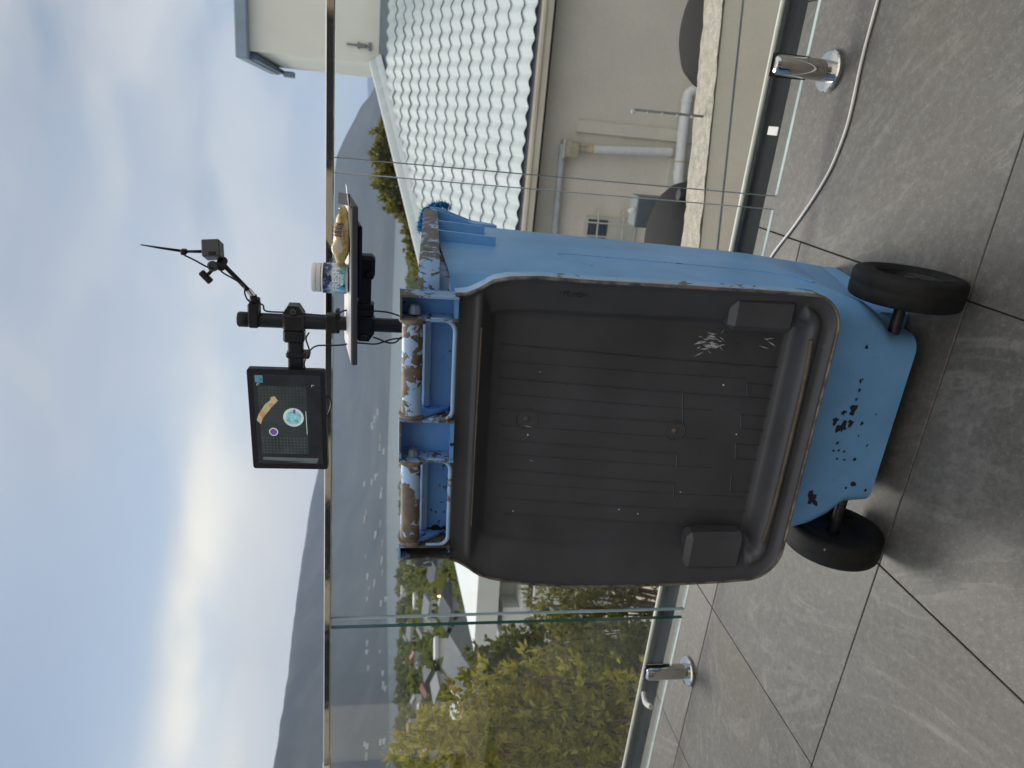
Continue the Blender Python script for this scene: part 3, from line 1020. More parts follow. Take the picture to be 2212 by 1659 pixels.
# lower: yard, boundary wall, tanks
struct(MB().box(-6, 6, 2.6, 9.9, -3.9, -3.28).build('yard', MAT['slate_flat']))
CD = Vector((.977, .214, 0))
CN = Vector((-.214, .977, 0))
CO = Vector((0.0, 3.897, -.63))
CM = Matrix(((CD.x, CN.x, 0, CO.x), (CD.y, CN.y, 0, CO.y), (0, 0, 1, CO.z), (0, 0, 0, 1)))
bw = thing('boundary_wall', 'pale plastered boundary wall with rough concrete coping below the deck', 'wall', CO + Vector((0, 0, -2.6)))
def rough_top():
    mb = MB()
    n, m_ = 120, 6
    for i in range(n + 1):
        x = -2.6 + 5.4 * i / n
        for j in range(m_ + 1):
            y = .238 * j / m_
            z = 0 + .010 * mnoise.noise((x * 9, y * 9, 2)) + .006 * mnoise.noise((x * 40, y * 40, 5))
            yy = y + (.010 * mnoise.noise((x * 14, 1, j)) if j in (0, m_) else 0)
            mb.v.append(tuple(CM @ Vector((x, yy - .012, z))))
    for i in range(n):
        for j in range(m_):
            a = i * (m_ + 1) + j
            mb.f.append((a, a + m_ + 1, a + m_ + 2, a + 1))
    return mb
rough_top().build('coping_top', MAT['coping'], bw, True)
MB().box(-2.6, 2.8, .005, .21, -.115, -.018, CM).build('coping', MAT['plaster_pale'], bw)
MB().box(-2.6, 2.8, .008, .20, -.128, -.1155, CM).build('joint', MAT['roof_under'], bw)
MB().box(-2.6, 2.8, .003, .21, -2.6, -.1285, CM).build('wall', MAT['plaster_pale'], bw)
def tank(x, y, top, r, label):
    t = thing('dark_tank', label, 'tank', (x, y, top - 2.1), 'dark round tanks behind the boundary wall')
    prof = [(r, -2.1), (r, -.34), (r * .985, -.26), (r * .93, -.17), (r * .80, -.095), (r * .6, -.045), (r * .3, -.012), (0, 0)]
    MB().lathe(prof, (x, y, top), 40).build('shell', MAT['tank'], t, True, 50)
    for h in (-.30, -.55, -.9):
        MB().lathe([(r * 1.0, h - .02), (r * 1.02, h), (r * 1.0, h + .02)], (x, y, top), 40).build('rib', MAT['tank'], t, True)
    return t
tank(.73, 5.75, -1.125, .46, 'dark grey round tank top behind the coping below the right clamp')
t2 = tank(-.90, 5.75, -1.12, .50, 'dark grey round tank top beside the bin, below the barred window')
MB().lathe([(.06, 0), (.06, .04), (.045, .06), (0, .062)], (-.50, 5.50, -1.24), 16).build('valve', MAT['black_plastic'], t2, True, 50)
gb = thing('meter_box', 'small blue grey box with white tip behind the dark tank', 'box', (-.73, 6.4, -1.55))
MB().bbox(-.90, -.62, 6.35, 6.55, -1.6, -1.16, .01).build('case', MAT['box_grey'], gb)
MB().lathe([(.0, .05), (.02, .03), (.03, 0), (.03, -.01)], (-.76, 6.42, -1.15), 10).build('tip', MAT['strap'], gb, True)
st = thing('reflection_rod', 'thin grey rod with small round knobs standing in for a reflection in the glass', 'reflection', (.062, 4.05, -.63))  # solid stand-in for a faint reflection in the glass panel
def ball(c, r_, mb=None):
    prof = [(r_ * math.sin(PI * k / 6), -r_ * math.cos(PI * k / 6)) for k in range(7)]
    return (mb or MB()).lathe(prof, c, 10)
MB().tube([(.066, 4.02, -.66), (.062, 4.02, -.22)], .007, 6).build('rod', MAT['vent'], st, True)
for k in range(5):
    ball((.053 + .001 * k, 4.005, -.22 - k * .085), .014 if k == 0 else .008).build('knob', MAT['pvc_grey'], st, True)
# ------------------------------------------------------------------ wheelie bin
BX = -.525
bn = thing('wheelie_bin', 'light blue wheelie bin with flaking paint, its black lid hanging open', 'bin', (BX, 1.4, 0))
def section(z, hw, y0, y1, r, n=6):
    return [(BX + x, y, z) for x, y in rrect(-hw, hw, y0, y1, r, n)]
def loft(secs, close=False):
    mb = MB()
    n = len(secs[0])
    for s_ in secs:
        mb.v += s_
    for i in range(len(secs) - 1):
        for k in range(n):
            k2 = (k + 1) % n
            mb.f.append((i * n + k, i * n + k2, (i + 1) * n + k2, (i + 1) * n + k))
    return mb
bs = [(.052, .180, 1.190, 1.60, .030), (.060, .189, 1.180, 1.612, .034), (.114, .191, 1.176, 1.622, .034), (.126, .200, 1.176, 1.625, .036), (.150, .226, 1.175, 1.628, .038), (.185, .246, 1.174, 1.632, .038), (.225, .256, 1.172, 1.636, .04), (.28, .259, 1.169, 1.642, .042),
      (.50, .261, 1.156, 1.668, .045), (.75, .263, 1.138, 1.695, .047), (.90, .265, 1.122, 1.712, .048), (.985, .267, 1.112, 1.722, .05)]
def bs_y(z):
    return interp(z, [(b_[0], b_[2]) for b_ in bs])
def wide_front(sec, z):
    # only the back of the foot is drawn in for the wheels, the front keeps its width
    k = interp(z, [(.05, .243), (.225, .256), (.28, .259)]) - (.006 if min(p[1] for p in sec) > bs_y(z) + .003 else 0)
    if z > .27:
        return sec
    hwz = max(abs(p[0] - BX) for p in sec)
    return [(BX + (p[0] - BX) * (k / hwz if p[1] > 1.4 else 1), p[1], p[2]) for p in sec]
secs = [wide_front(section(*b_), b_[0]) for b_ in bs]
inner = [wide_front(section(z, hw - .006, y0 + .006, y1 - .006, r_ - .004), z) for z, hw, y0, y1, r_ in reversed(bs[1:])]
mb = loft(secs + inner)
n_ = len(secs[0])
mb.f.append(tuple(range(n_))[::-1])
mb.f.append(tuple(range((len(secs) + len(inner) - 1) * n_, (len(secs) + len(inner)) * n_)))
body = mb.build('body', MAT['blue'], bn, True, 38)
MB().prism([(BX - .205, 1.30), (BX + .205, 1.30), (BX + .240, 1.585), (BX + .225, 1.603), (BX - .225, 1.603), (BX - .240, 1.585)], .0015, .0665).build('foot', MAT['blue'], bn)
# where the paint has flaked off the back
def chip(x, z, r_, y, rnd):
    n = 11
    pts = []
    for k in range(n):
        a = 2 * PI * k / n
        q = r_ * rnd.uniform(.35, 1.25)
        pts.append((BX + x + q * math.cos(a) * 1.1, y, z + q * math.sin(a) * .9))
    return MB().add(pts, [tuple(range(n))]).build('paint_chip', MAT['chip'], body)
rc = random.Random(17)
for x, z, r_ in ((.033, .163, .0101), (.028, .184, .0055), (.008, .198, .0074), (-.007, .179, .0120), (.004, .161, .0074), (.004, .136, .0041), (.096, .167, .0046), (.077, .163, .0041), (.057, .164, .0032), (-.024, .135, .0023), (.166, .176, .0041),
                 (-.040, .179, .0037), (-.058, .182, .0028), (-.058, .171, .0028), (-.060, .158, .0028), (-.076, .169, .0028), (-.078, .152, .0028), (-.078, .127, .0046), (-.046, .108, .0028), (.025, .109, .0023), (-.136, .112, .0064), (-.146, .127, .0037), (-.152, .078, .0037), (-.166, .205, .0120), (-.180, .190, .0083)):
    chip(x, z, r_ * 1.15, interp(z, [(.06, 1.180), (.114, 1.176), (.15, 1.175), (.185, 1.174), (.225, 1.172)]) - .0006, rc)
# rim band: sloping from the back down to the front
def rimpt(x, y):
    return 1.037 - (y - 1.10) * .058
rm = MB()
ro_ = rrect(-.290, .290, 1.098, 1.745, .04, 6)
ri_ = rrect(-.262, .262, 1.112, 1.718, .036, 6)
ring = []
for (pts, dz) in ((ro_, -.033), (ro_, -.006), (rrect(-.286, .286, 1.102, 1.741, .036, 6), 0.), (rrect(-.268, .268, 1.112, 1.722, .034, 6), 0.), (ri_, -.05)):
    ring.append([(BX + x, y, rimpt(x, y) + dz) for x, y in pts])
ring = [[(x, y, z - .0) for x, y, z in ri] for ri in ring]
ring.insert(0, [(BX + x, y, rimpt(x, y) - .033) for x, y in ri_])
loft(ring).build('rim', MAT['blue_rim'], bn, True, 35)
# front lifting lip: a wider comb ledge with gussets
lip = MB()
lip.bbox(BX - .268, BX + .268, 1.742, 1.785, .950, .962 + .033, .006)
lip.build('front_lip', MAT['blue_rim'], bn)
for s in (-1, 1):
    x = BX + s * .262
    poly = [(1.700, .955), (1.778, .952), (1.778, .935), (1.714, .835), (1.690, .830)]
    Mx = Matrix(((0, 0, 1, x), (1, 0, 0, 0), (0, 1, 0, 0), (0, 0, 0, 1)))
    MB().prism(poly, -.003, .003, Mx).build('gusset', MAT['blue'], bn)
    Mg = Matrix(((1, 0, 0, BX), (0, 0, 1, 0), (0, 1, 0, 0), (0, 0, 0, 1)))
    for yg in (1.695, 1.742):
        MB().prism([(s * .250, .985), (s * .2895, .985), (s * .2895, .962), (s * .262, .875), (s * .250, .875)], yg - .003, yg + .003, Mg).build('gusset', MAT['blue'], bn)
    for y, l in ((1.43, .115), (1.555, .108)) if s > 0 else ():
        hw0 = .262
        MB().add([Vector((BX + s * .2885, y - .004, .985)), Vector((BX + s * .2885, y + .004, .985)), Vector((BX + s * .259, y - .004, .985)), Vector((BX + s * .259, y + .004, .985)),
                  Vector((BX + s * .2820, y - .004, .985 - l)), Vector((BX + s * .2820, y + .004, .985 - l)), Vector((BX + s * .255, y - .004, .985 - l)), Vector((BX + s * .255, y + .004, .985 - l))],
                 [(0, 1, 5, 4), (2, 0, 4, 6), (1, 3, 7, 5), (4, 5, 7, 6), (0, 2, 3, 1), (3, 2, 6, 7)]).build('side_rib', MAT['blue'], bn)
    # pressed panel line on the side wall
    pts = spline([(s * (.2588 + (z - .28) * .0085) + BX, y, z) for y, z in ((1.30, .70), (1.335, .742), (1.37, .748), (1.40, .735), (1.395, .60), (1.385, .42), (1.372, .32), (1.345, .262), (1.30, .235))], 6)
    MB().tube(pts, .0016, 6).build('panel_seam', MAT['blue_in'], bn, True)
# wheels
def wheel(s):
    xo, xi = BX + s * .309, BX + s * .251
    yc, rw = 1.205, .1025
    c = ((xo + xi) / 2, yc, rw)
    w = .029
    prof = [(.062, -w * .75), (.070, -w), (.092, -w), (.0985, -w * .90), (.1018, -w * .72), (.1025, -w * .35), (.1025, -.004), (.1012, 0), (.1025, .004), (.1025, w * .35), (.1018, w * .72), (.0985, w * .90), (.092, w), (.070, w), (.062, w * .75)]
    wh = MB().lathe(prof, c, 48, 'x').build('wheel', MAT['rubber'], bn, True, 45)
    wh['label'] = 'right black wheel with paint flecks' if s > 0 else 'left black wheel half hidden behind the lid'
    for q in (.078, .085):
        MB().lathe([(q - .002, s * w - s * .0002), (q, s * (w + .0014)), (q + .002, s * w - s * .0002)], c, 40, 'x').build('tread_ring', MAT['rubber'], wh, True)
    hub = [(.0625, s * w * .72), (.058, s * w * .3), (.050, s * w * .1), (.030, s * w * .05), (.024, s * w * .55), (.012, s * w * .62), (0, s * w * .62)]
    MB().lathe(hub, c, 36, 'x').build('hub', MAT['black_plastic'], wh, True, 40)
    MB().lathe([(.0625, -s * w * .72), (.055, -s * w * .4), (.02, -s * w * .35), (.014, -s * w * .35)], c, 36, 'x').build('hub', MAT['black_plastic'], wh, True, 40)
    for k in range(5):
        a = 2 * PI * k / 5 + .3
        p0 = Vector((c[0] + s * w * .25, yc + .022 * math.cos(a), rw + .022 * math.sin(a)))
        p1 = Vector((c[0] + s * w * .35, yc + .056 * math.cos(a), rw + .056 * math.sin(a)))
        MB().tube([p0, p1], .004, 6).build('spoke', MAT['black_plastic'], wh, True)
wheel(1)
wheel(-1)
MB().tube([(BX - .30, 1.205, .1025), (BX + .30, 1.205, .1025)], .011, 12).build('axle', MAT['grey_axle'], bn, True, 50)
# ---- hinge: two painted bars between lugs, collars at their ends
YH, ZH, RH = 1.062, 1.046, .0165
barspec = ((.048, .2125), (-.190, -.029))
for a, b in barspec:
    MB().tube([(BX + x, YH, ZH) for x in np.linspace(a, b, 12)], [RH * (1 + .012 * math.sin(i * 2.3)) for i in range(12)], 20).build('hinge_bar', MAT['blue_hinge'], bn, True, 50)
    # arms that tie the bar to the back wall of the body
    for x in (a + .004, b - .004):
        Mx = Matrix(((0, 0, 1, BX + x), (1, 0, 0, 0), (0, 1, 0, 0), (0, 0, 0, 1)))
        MB().prism([(YH - .012, ZH - .012), (YH + .004, ZH + .012), (1.110, ZH - .008), (1.116, .972), (1.085, .985)], -.0028, .0028, Mx).build('hinge_arm', MAT['blue_in'], bn)
    MB().box(BX + a + .002, BX + b - .002, 1.0925, 1.0965, .972, 1.034).build('notch_back', MAT['blue_in'], bn)
    MB().bbox(BX + a + .008, BX + b - .008, 1.080, 1.092, 1.016, 1.0285, .003).build('back_ledge', MAT['blue_clean'], bn)
# ---- lid
lid_hw_tab = [(.30, .283), (.37, .284), (.45, .286), (.60, .287), (.75, .286), (.85, .282), (.90, .275), (.925, .267), (.945, .252), (.965, .241), (1.0, .236)]
ZB, ZT = .325, .982
LX = BX + .002
YL = 1.050
def lid_hw(z):
    h = interp(z, lid_hw_tab)
    rr_ = .062
    d = z - ZB
    if d < rr_:
        h -= rr_ - math.sqrt(max(0, rr_ * rr_ - (rr_ - d) ** 2))
    return h
def lid_shift(z):
    return .014 * max(0, (z - .75) / .23) ** 1.2
SIDE = [(0, 0), (.004, .006), (.012, .012), (.052, .034), (.060, .038), (.068, .050), (.078, .056), (1, .056)]
BOT = [(0, 0), (.004, .006), (.012, .014), (.024, .016), (.031, .007), (.040, .006), (.047, .012), (.056, .050), (.066, .056), (1, .056)]
TOP = [(0, .010), (.032, .013), (.037, .009), (.042, .009), (.047, .016), (.070, .050), (.085, .056), (1, .056)]
def lid_q(x, z):
    a = lid_hw(max(z, ZB + .062)) - abs(x)
    b = z - ZB
    # distance to the rounded lower corner
    rr_ = .062
    cx = lid_hw(ZB + .0625) - rr_
    if b < rr_ and abs(x) > cx:
        e = rr_ - math.hypot(abs(x) - cx, rr_ - b)
        a = b = max(0, e)
    q = min(interp(a, SIDE), interp(b, BOT), interp(ZT - z, TOP))
    return q
def lid_y(x, z):
    return YL + lid_q(x, z) + .012 * ((z - .65) / .33) ** 2 * (1 if z < .65 else .4)
nx, nz = 150, 190
sx = np.linspace(-1, 1, nx)
sx = np.sign(sx) * (1 - (1 - np.abs(sx)) ** 1.35)
tz = np.linspace(0, 1, nz)
LV, LQ = [], []
for i, t in enumerate(tz):
    t2 = t + .06 * math.sin(2 * PI * t) / (2 * PI) * -1.
    z = ZB + .0006 + (ZT - ZB - .0006) * t2
    h = lid_hw(z)
    for s_ in sx:
        x = s_ * h
        LV.append((LX + x + lid_shift(z), lid_y(x, z), z))
ii, jj = np.meshgrid(np.arange(nz - 1), np.arange(nx - 1), indexing='ij')
a_ = ii * nx + jj
LQ = np.stack([a_, a_ + 1, a_ + nx + 1, a_ + nx], -1).reshape(-1, 4)
lid = np_mesh('lid', LV, LQ, [MAT['lid'], MAT['blue'], MAT['edge']], bn, True, -bn.location)
lid['label'] = 'charcoal inside of the lid hanging down the back'
sm = lid.modifiers.new('thick', 'SOLIDIFY')
sm.thickness = .0035
sm.offset = -1
sm.material_offset = 1
sm.material_offset_rim = 2
# outline strip: worn lip and blue skirt
zs = list(np.concatenate([np.linspace(ZT, ZB + .064, 60), ZB + .062 - .062 * np.sin(np.linspace(0, PI / 2, 14))[0:13]]))
right = [(lid_hw(z), z) for z in zs]
left = [(-x, z) for x, z in reversed(right)]
outl = right + [(x, ZB) for x in np.linspace(right[-1][0] - .012, -right[-1][0] + .012, 24)] + left
outl = [(LX + x + lid_shift(z), lid_y(math.copysign(min(abs(x), lid_hw(z)), x), z), z) for x, z in outl]
MB().tube([(x, y - .001, z) for x, y, z in outl], .0024, 8).build('lid_lip', MAT['edge'], lid, True)
sk = MB()
for x, y, z in outl:
    cxx, czz = x - LX, z - .62
    sk.v += [(x + .0022 * (1 if cxx > 0 else -1), y + .001, z), (x + .0032 * (1 if cxx > 0 else -1), y + .030, z + (.004 if z < ZB + .03 else 0))]
sk.f += [(2 * k, 2 * k + 1, 2 * k + 3, 2 * k + 2) for k in range(len(outl) - 1)]
sk.build('lid_skirt', MAT['blue_pale'], lid, True)
# floor of the lid: moulded ribs
FY = YL + .056
def floor_y(z):
    return YL + .056 + .012 * ((z - .65) / .33) ** 2 * (1 if z < .65 else .4) - .0004
def rib(x0, z0, x1, z1, w, h):
    d = Vector((x1 - x0, 0, z1 - z0)).normalized()
    s_ = Vector((d.z, 0, -d.x)) * w
    pts = []
    for t in np.linspace(0, 1, 7):
        z = z0 + (z1 - z0) * t
        x = x0 + (x1 - x0) * t
        c = Vector((BX + x, floor_y(z), z))
        pts += [c - s_, c + Vector((0, -h, 0)), c + s_]
    mb = MB()
    mb.add(pts, [(3 * k + j, 3 * k + j + 1, 3 * k + j + 4, 3 * k + j + 3) for k in range(6) for j in range(2)])
    mb.build('rib', MAT['lid'], lid)
for x0, z0, x1, z1 in ((.162, .90, .137, .37), (.102, .898, .079, .44), (.044, .893, .026, .555), (-.014, .887, -.036, .555), (-.072, .882, -.098, .552), (-.132, .876, -.165, .36), (-.164, .873, -.200, .362)):
    rib(x0, z0, x1, z1, .0016, .0016)
for x0, z0, x1, z1 in ((.073, .896, .052, .50), (.014, .89, -.006, .50), (-.042, .885, -.065, .48), (-.10, .88, -.13, .40), (.132, .90, .115, .45)):
    rib(x0, z0, x1, z1, .0009, .0008)
for x0, z0, x1, z1 in ((.106, .444, .080, .438), (.106, .444, .102, .372), (.080, .438, .073, .367), (.044, .443, .017, .437), (.044, .443, .040, .366), (.017, .437, .009, .362), (-.016, .441, -.046, .436), (-.016, .441, -.020, .36), (-.046, .436, -.052, .36), (-.082, .436, -.116, .432), (-.116, .432, -.122, .36), (-.036, .556, -.066, .553), (.085, .566, .026, .556), (-.098, .552, -.13, .548)):
    rib(x0, z0, x1, z1, .0012, .0012)
for cx, cz in ((.027, .845), (.011, .569)):
    pts = [(BX + cx + .0195 * math.cos(2 * PI * k / 36), floor_y(cz), cz + .0195 * math.sin(2 * PI * k / 36)) for k in range(36)]
    ds = MB().tube(pts, .0011, 6, closed=True).build('mould_ring', MAT['lid'], lid, True)
    MB().lathe([(.006, 0), (.0045, -.0022), (.0025, -.0034), (0, -.004)], (BX + cx, floor_y(cz), cz), 12, 'y').build('mould_pin', MAT['lid_dirt'], ds, True)
for _ in range(16):
    x, z = random.uniform(-.2, .2), random.uniform(.42, .86)
    ball((BX + x, floor_y(z) - .0002, z), random.uniform(.0011, .002)).build('speck', MAT['scuff'] if random.random() < .5 else MAT['lid'], lid, True)
# bosses in the lower corners
def boss(x0, x1, z0, z1, yf):
    mb = MB()
    mb.bbox(BX + x0, BX + x1, yf, YL + .058, z0, z1, .010)
    o = mb.build('boss', MAT['lid'], lid, True, 50)
boss(-.268, -.186, .402, .522, YL + .017)
boss(.214, .276, .402, .522, YL + .017)
# dusty beads that catch the light along top and bottom
MB().tube([(LX + x, lid_y(x, .9395) - .0001, .9395 - .003 * abs(x)) for x in np.linspace(-.165, .20, 40)], .0017, 8).build('bead', MAT['lid_dirt'], lid, True)
bpts = [(LX + x, lid_y(x, ZB + .0362) + .0005, ZB + .0362 + .006 * (x / .2) ** 4) for x in np.linspace(-.205, .205, 50)]
MB().tube(bpts, .0040, 8).build('bead', MAT['lid_dirt'], lid, True)
# scuffs
def scuff(cx, cz, n, sp, seed):
    rnd = random.Random(seed)
    mb = MB()
    for _ in range(n):
        x, z = cx + rnd.gauss(0, sp), cz + rnd.gauss(0, sp * 1.1)
        a = rnd.gauss(.15, .35)
        l, w = rnd.uniform(.003, .012), rnd.uniform(.0004, .0013)
        d = Vector((math.sin(a), 0, math.cos(a)))
        e = Vector((d.z, 0, -d.x))
        c = Vector((BX + x, floor_y(z) - .0012, z))
        mb.add([c - d * l - e * w * .4, c - e * w, c + d * l * .6, c + d * l + e * w * .3, c + e * w], [(0, 1, 2, 3, 4)])
    mb.build('scuff', MAT['scuff'], lid)
scuff(.182, .532, 46, .0095, 3)
scuff(.19, .42, 4, .006, 5)
scuff(-.02, .82, 3, .03, 8)
# moulded material mark on the right border, reading down the lid
tv_, tf_ = text_geo('>PE-HD<', .012)
tmk = MB()
tmk.add([(BX + .262 + y, lid_y(.262, .79 - x) - .0006, .795 - x) for x, y, z in tv_], [q[::-1] for q in tf_])
tmk.build('moulded_mark', MAT['chip'], lid)
# lid hinge cells
cells = ((.2135, .252), (-.028, .047), (-.218, -.191))
for a, b in cells:
    xa, xb = BX + a, BX + b
    ce = MB().box(xa, xb, 1.083, 1.086, .977, 1.066).build('hinge_cell', MAT['blue_in'], lid)
    MB().box(xa, xa + .003, 1.046, 1.0825, .977, 1.066).build('cell_side', MAT['blue_rim'], ce)
    MB().box(xb - .003, xb, 1.046, 1.0825, .977, 1.066).build('cell_side', MAT['blue_rim'], ce)
    MB().box(xa + .0035, xb - .0035, 1.046, 1.0825, 1.0625, 1.066).build('cell_top', MAT['blue_rim'], ce)
    MB().box(xa + .0035, xb - .0035, 1.052, 1.0825, .977, .983).build('cell_floor', MAT['blue_in'], ce)
    for x, s in ((xa, -1), (xb, 1)):
        if (x - BX < .05 or s < 0) and not (a < -.2 and s < 0):
            MB().lathe([(.0165, -.004), (.0205, -.003), (.0215, 0), (.0205, .003), (.0165, .004)], (x + s * .0035, YH, ZH), 28, 'x').build('collar', MAT['edge'], lid, True)
for x in (.2285, -.018):
    bo = MB().lathe([(.0105, 0), (.0105, .004), (.0085, .013), (.006, .015), (0, .0152)], (BX + x - .009, 1.066, 1.043), 8, 'x').build('hinge_bolt', MAT['bolt'], lid)
# notch surrounds
for a, b in barspec:
    r_ = .018
    pts = [(b + .002, 1.000)] + [(b + .002 - r_ + r_ * math.cos(t), .994 - r_ + .004 - r_ * math.sin(t)) for t in np.linspace(0, PI / 2, 7)] + [(a - .002 + r_ - r_ * math.sin(t), .994 - r_ + .004 - r_ * math.cos(t)) for t in np.linspace(0, PI / 2, 7)] + [(a - .002, 1.000)]
    MB().tube([(BX + x, 1.052, z + .019) for x, z in pts], .0036, 8).build('notch_edge', MAT['blue_pale'], lid, True)
def sag(o):
    # the old bin has gone slightly out of true: its top leans down to the left
    for v in o.data.vertices:
        k = interp(v.co.z, [(0, 0), (.2, 0), (.32, .020), (1.0, .034)])
        v.co.z += k * (v.co.x - BX - .12)
    for c in o.children:
        sag(c)
for c in bn.children:
    if not c.name.startswith(('wheel', 'axle')):
        sag(c)
# frayed blue cloth tied on the front lip
rg = []
rnd = random.Random(4)
base = [Vector((BX + .262, 1.757 + .003 * k, 1.004 + .004 * math.sin(k * 1.7))) for k in range(9)]
mb = MB()
cl = spline([(BX + .225, 1.770, 1.008), (BX + .250, 1.773, 1.008), (BX + .272, 1.776, 1.000), (BX + .284, 1.778, .985), (BX + .292, 1.780, .963), (BX + .288, 1.782, .945)], 6)
mb.tube(cl, [.006 + .002 * math.sin(i * 1.9) for i in range(len(cl))], 8)
for p in cl:
    for _ in range(40):
        d = Vector((rnd.gauss(0, 1), rnd.gauss(0, .5), rnd.gauss(0, 1))).normalized()
        q = p + d * .005
        e = p + d * rnd.uniform(.007, .016) + Vector((0, 0, rnd.gauss(0, .002)))
        w = Vector((rnd.gauss(0, 1), rnd.gauss(0, 1), rnd.gauss(0, 1))).normalized() * .0012
        mb.add([q - w, q + w, e], [(0, 1, 2)])
tag(mb.build('cloth_strip', MAT['rag'], None), 'frayed strip of bright blue cloth on the bin front lip', 'cloth')

# ------------------------------------------------------------------ the black stand that rises out of the bin
YP = 1.45
PX = -.4435
stn = thing('equipment_stand', 'black pole stand rising out of the bin with clamps, arms and tray', 'stand', (PX, YP, .05))
MB().tube([(PX + .0035, YP, .05), (PX - .003, YP, 1.377)], .0148, 24).build('pole', MAT['black_metal'], stn, True, 50)
MB().lathe([(.0148, 0), (.0155, .002), (.0155, .018), (.013, .021), (0, .0215)], (PX - .003, YP, 1.360), 24).build('pole_cap', MAT['black_plastic'], stn, True, 40)
def clamp(zc, side, h=.042):
    c = MB().bbox(PX - .0185, PX + .0165, YP - .0195, YP + .0195, zc - h / 2, zc + h / 2, .004).build('clamp', MAT['black_metal'], stn)
    Mx = Matrix(((1, 0, 0, 0), (0, 0, 1, YP), (0, 1, 0, 0), (0, 0, 0, 1)))
    s = side
    MB().prism([(PX + s * .0165, zc - h / 2), (PX + s * .0165, zc + h / 2), (PX + s * .034, zc + h * .24), (PX + s * .034, zc - h * .24)], -.016, .012, Mx).build('clamp_jaw', MAT['black_metal'], c)
    MB().lathe([(.006, 0), (.006, -.004), (.003, -.004), (.003, -.001), (0, -.001)], (PX + s * .0235, YP - .0162, zc), 12, 'y').build('screw', MAT['dark_grey'], c, True, 40)
    return c
clamp(1.271, 1)
clamp(1.131, -1)
# upper arm towards the screen
MB().bbox(-.488, -.460, YP - .017, YP + .017, 1.250, 1.292, .004).build('arm_bracket', MAT['black_metal'], stn)
MB().bbox(-.556, -.486, YP - .012, YP + .012, 1.2535, 1.2835, .003).build('arm', MAT['black_metal'], stn)
MB().bbox(-.522, -.510, YP - .016, YP + .016, 1.240, 1.287, .003).build('arm_collar', MAT['black_plastic'], stn)
MB().bbox(PX - .020, PX + .016, YP - .018, YP + .018, 1.186, 1.208, .003).build('cable_collar', MAT['black_plastic'], stn)
MB().bbox(PX - .022, PX + .028, YP - .010, YP + .010, 1.180, 1.1895, .002).build('cable_collar', MAT['black_plastic'], stn)
# lower arm with knuckle carrying the tray
MB().bbox(-.412, -.338, YP - .012, YP + .012, 1.1185, 1.1445, .003).build('arm', MAT['black_metal'], stn)
MB().bbox(-.425, -.398, YP - .017, YP + .017, 1.112, 1.150, .003).build('arm_bracket', MAT['black_metal'], stn)
kn = MB().bbox(-.345, -.299, YP - .020, YP + .020, 1.112, 1.149, .007).build('knuckle', MAT['black_plastic'], stn)
MB().lathe([(.009, 0), (.009, -.006), (.007, -.008), (0, -.008)], (-.336, YP - .020, 1.122), 16, 'y').build('knob', MAT['black_plastic'], kn, True, 40)
# tray, tipped slightly towards the camera
TM = Matrix.Translation((-.345, YP - .04, 1.158)) @ Matrix.Rotation(R(7.5), 4, 'X') @ Matrix.Rotation(R(-.8), 4, 'Y')
tr_ = MB().bbox(-.150, .155, -.075, .085, -.0065, .0045, .0015, TM).build('tray', MAT['tray'], stn)
MB().bbox(-.146, .150, -.073, .082, .0048, .0062, .0005, TM).build('tray_surface', MAT['tray_top'], tr_)
MB().bbox(-.02, .118, -.060, .05, -.016, -.0068, .003, TM).build('tray_holder', MAT['black_plastic'], tr_)
def ontray(x, y, z=.0064):
    return TM @ Vector((x, y, z))
# ---- mint tub
tb_p = ontray(.009, -.022)
tub = thing('mint_tub', 'small white tub of mints with blue mountain label on the tray', 'tub', tb_p)
TR = .0288
MB().lathe([(0, 0), (TR - .003, 0), (TR, .003), (TR, .0475), (TR - .002, .050), (TR - .003, .051), (0, .051)], (0, 0, 0), 48).build('tub_body', MAT['tub'], tub, True, 40).location = (0, 0, 0)
lb = MB().lathe([(TR + .0003, .004), (TR + .0003, .0465)], (0, 0, 0), 64).build('label_band', MAT['tub_label'], tub, True)
lb.location = (0, 0, 0)
cp = MB().lathe([(TR - .001, .051), (TR - .001, .057), (TR - .0025, .0585), (TR - .001, .060), (TR - .001, .0655), (TR - .003, .068), (0, .0685)], (0, 0, 0), 48).build('tub_lid', MAT['tub'], tub, True, 40)
cp.location = (0, 0, 0)
def wrap(txt, size, ang0, zc, mat, name, tilt=0.):
    v, f = text_geo(txt, size, size * .035)
    mb = MB()
    out = []
    for x, y, z in v:
        xx = x * math.cos(tilt) - y * math.sin(tilt)
        yy = x * math.sin(tilt) + y * math.cos(tilt)
        a = ang0 + xx / TR
        out.append(((TR + .0007) * math.cos(a), (TR + .0007) * math.sin(a), zc + yy))
    mb.add(out, f)
    o = mb.build(name, MAT[mat], lb)
    return o
fa = math.atan2(-1.42, .345)       # the side that faces the camera
wrap('FRESH', .0175, fa - .10, .0215, 'print_white', 'lettering', .03)
wrap('MINT', .0095, fa - .08, .0110, 'print_white', 'lettering', .03)
pl = MB()
for k in range(9):
    a = fa + (-.16 + .32 * k / 8)
    pl.v += [((TR + .0007) * math.cos(a), (TR + .0007) * math.sin(a), .0305), ((TR + .0007) * math.cos(a), (TR + .0007) * math.sin(a), .0350)]
pl.f += [(2 * k, 2 * k + 1, 2 * k + 3, 2 * k + 2) for k in range(8)]
pl.build('badge', MAT['print_dark'], lb)
tg = MB()
for k in range(6):
    a = fa - .62 + .26 * k / 5
    hgt = .0075 * (1 - abs(k - 2.5) / 2.5)
    tg.v += [((TR + .0007) * math.cos(a), (TR + .0007) * math.sin(a), .0050), ((TR + .0007) * math.cos(a), (TR + .0007) * math.sin(a), .0052 + hgt)]
tg.f += [(2 * k, 2 * k + 1, 2 * k + 3, 2 * k + 2) for k in range(5)]
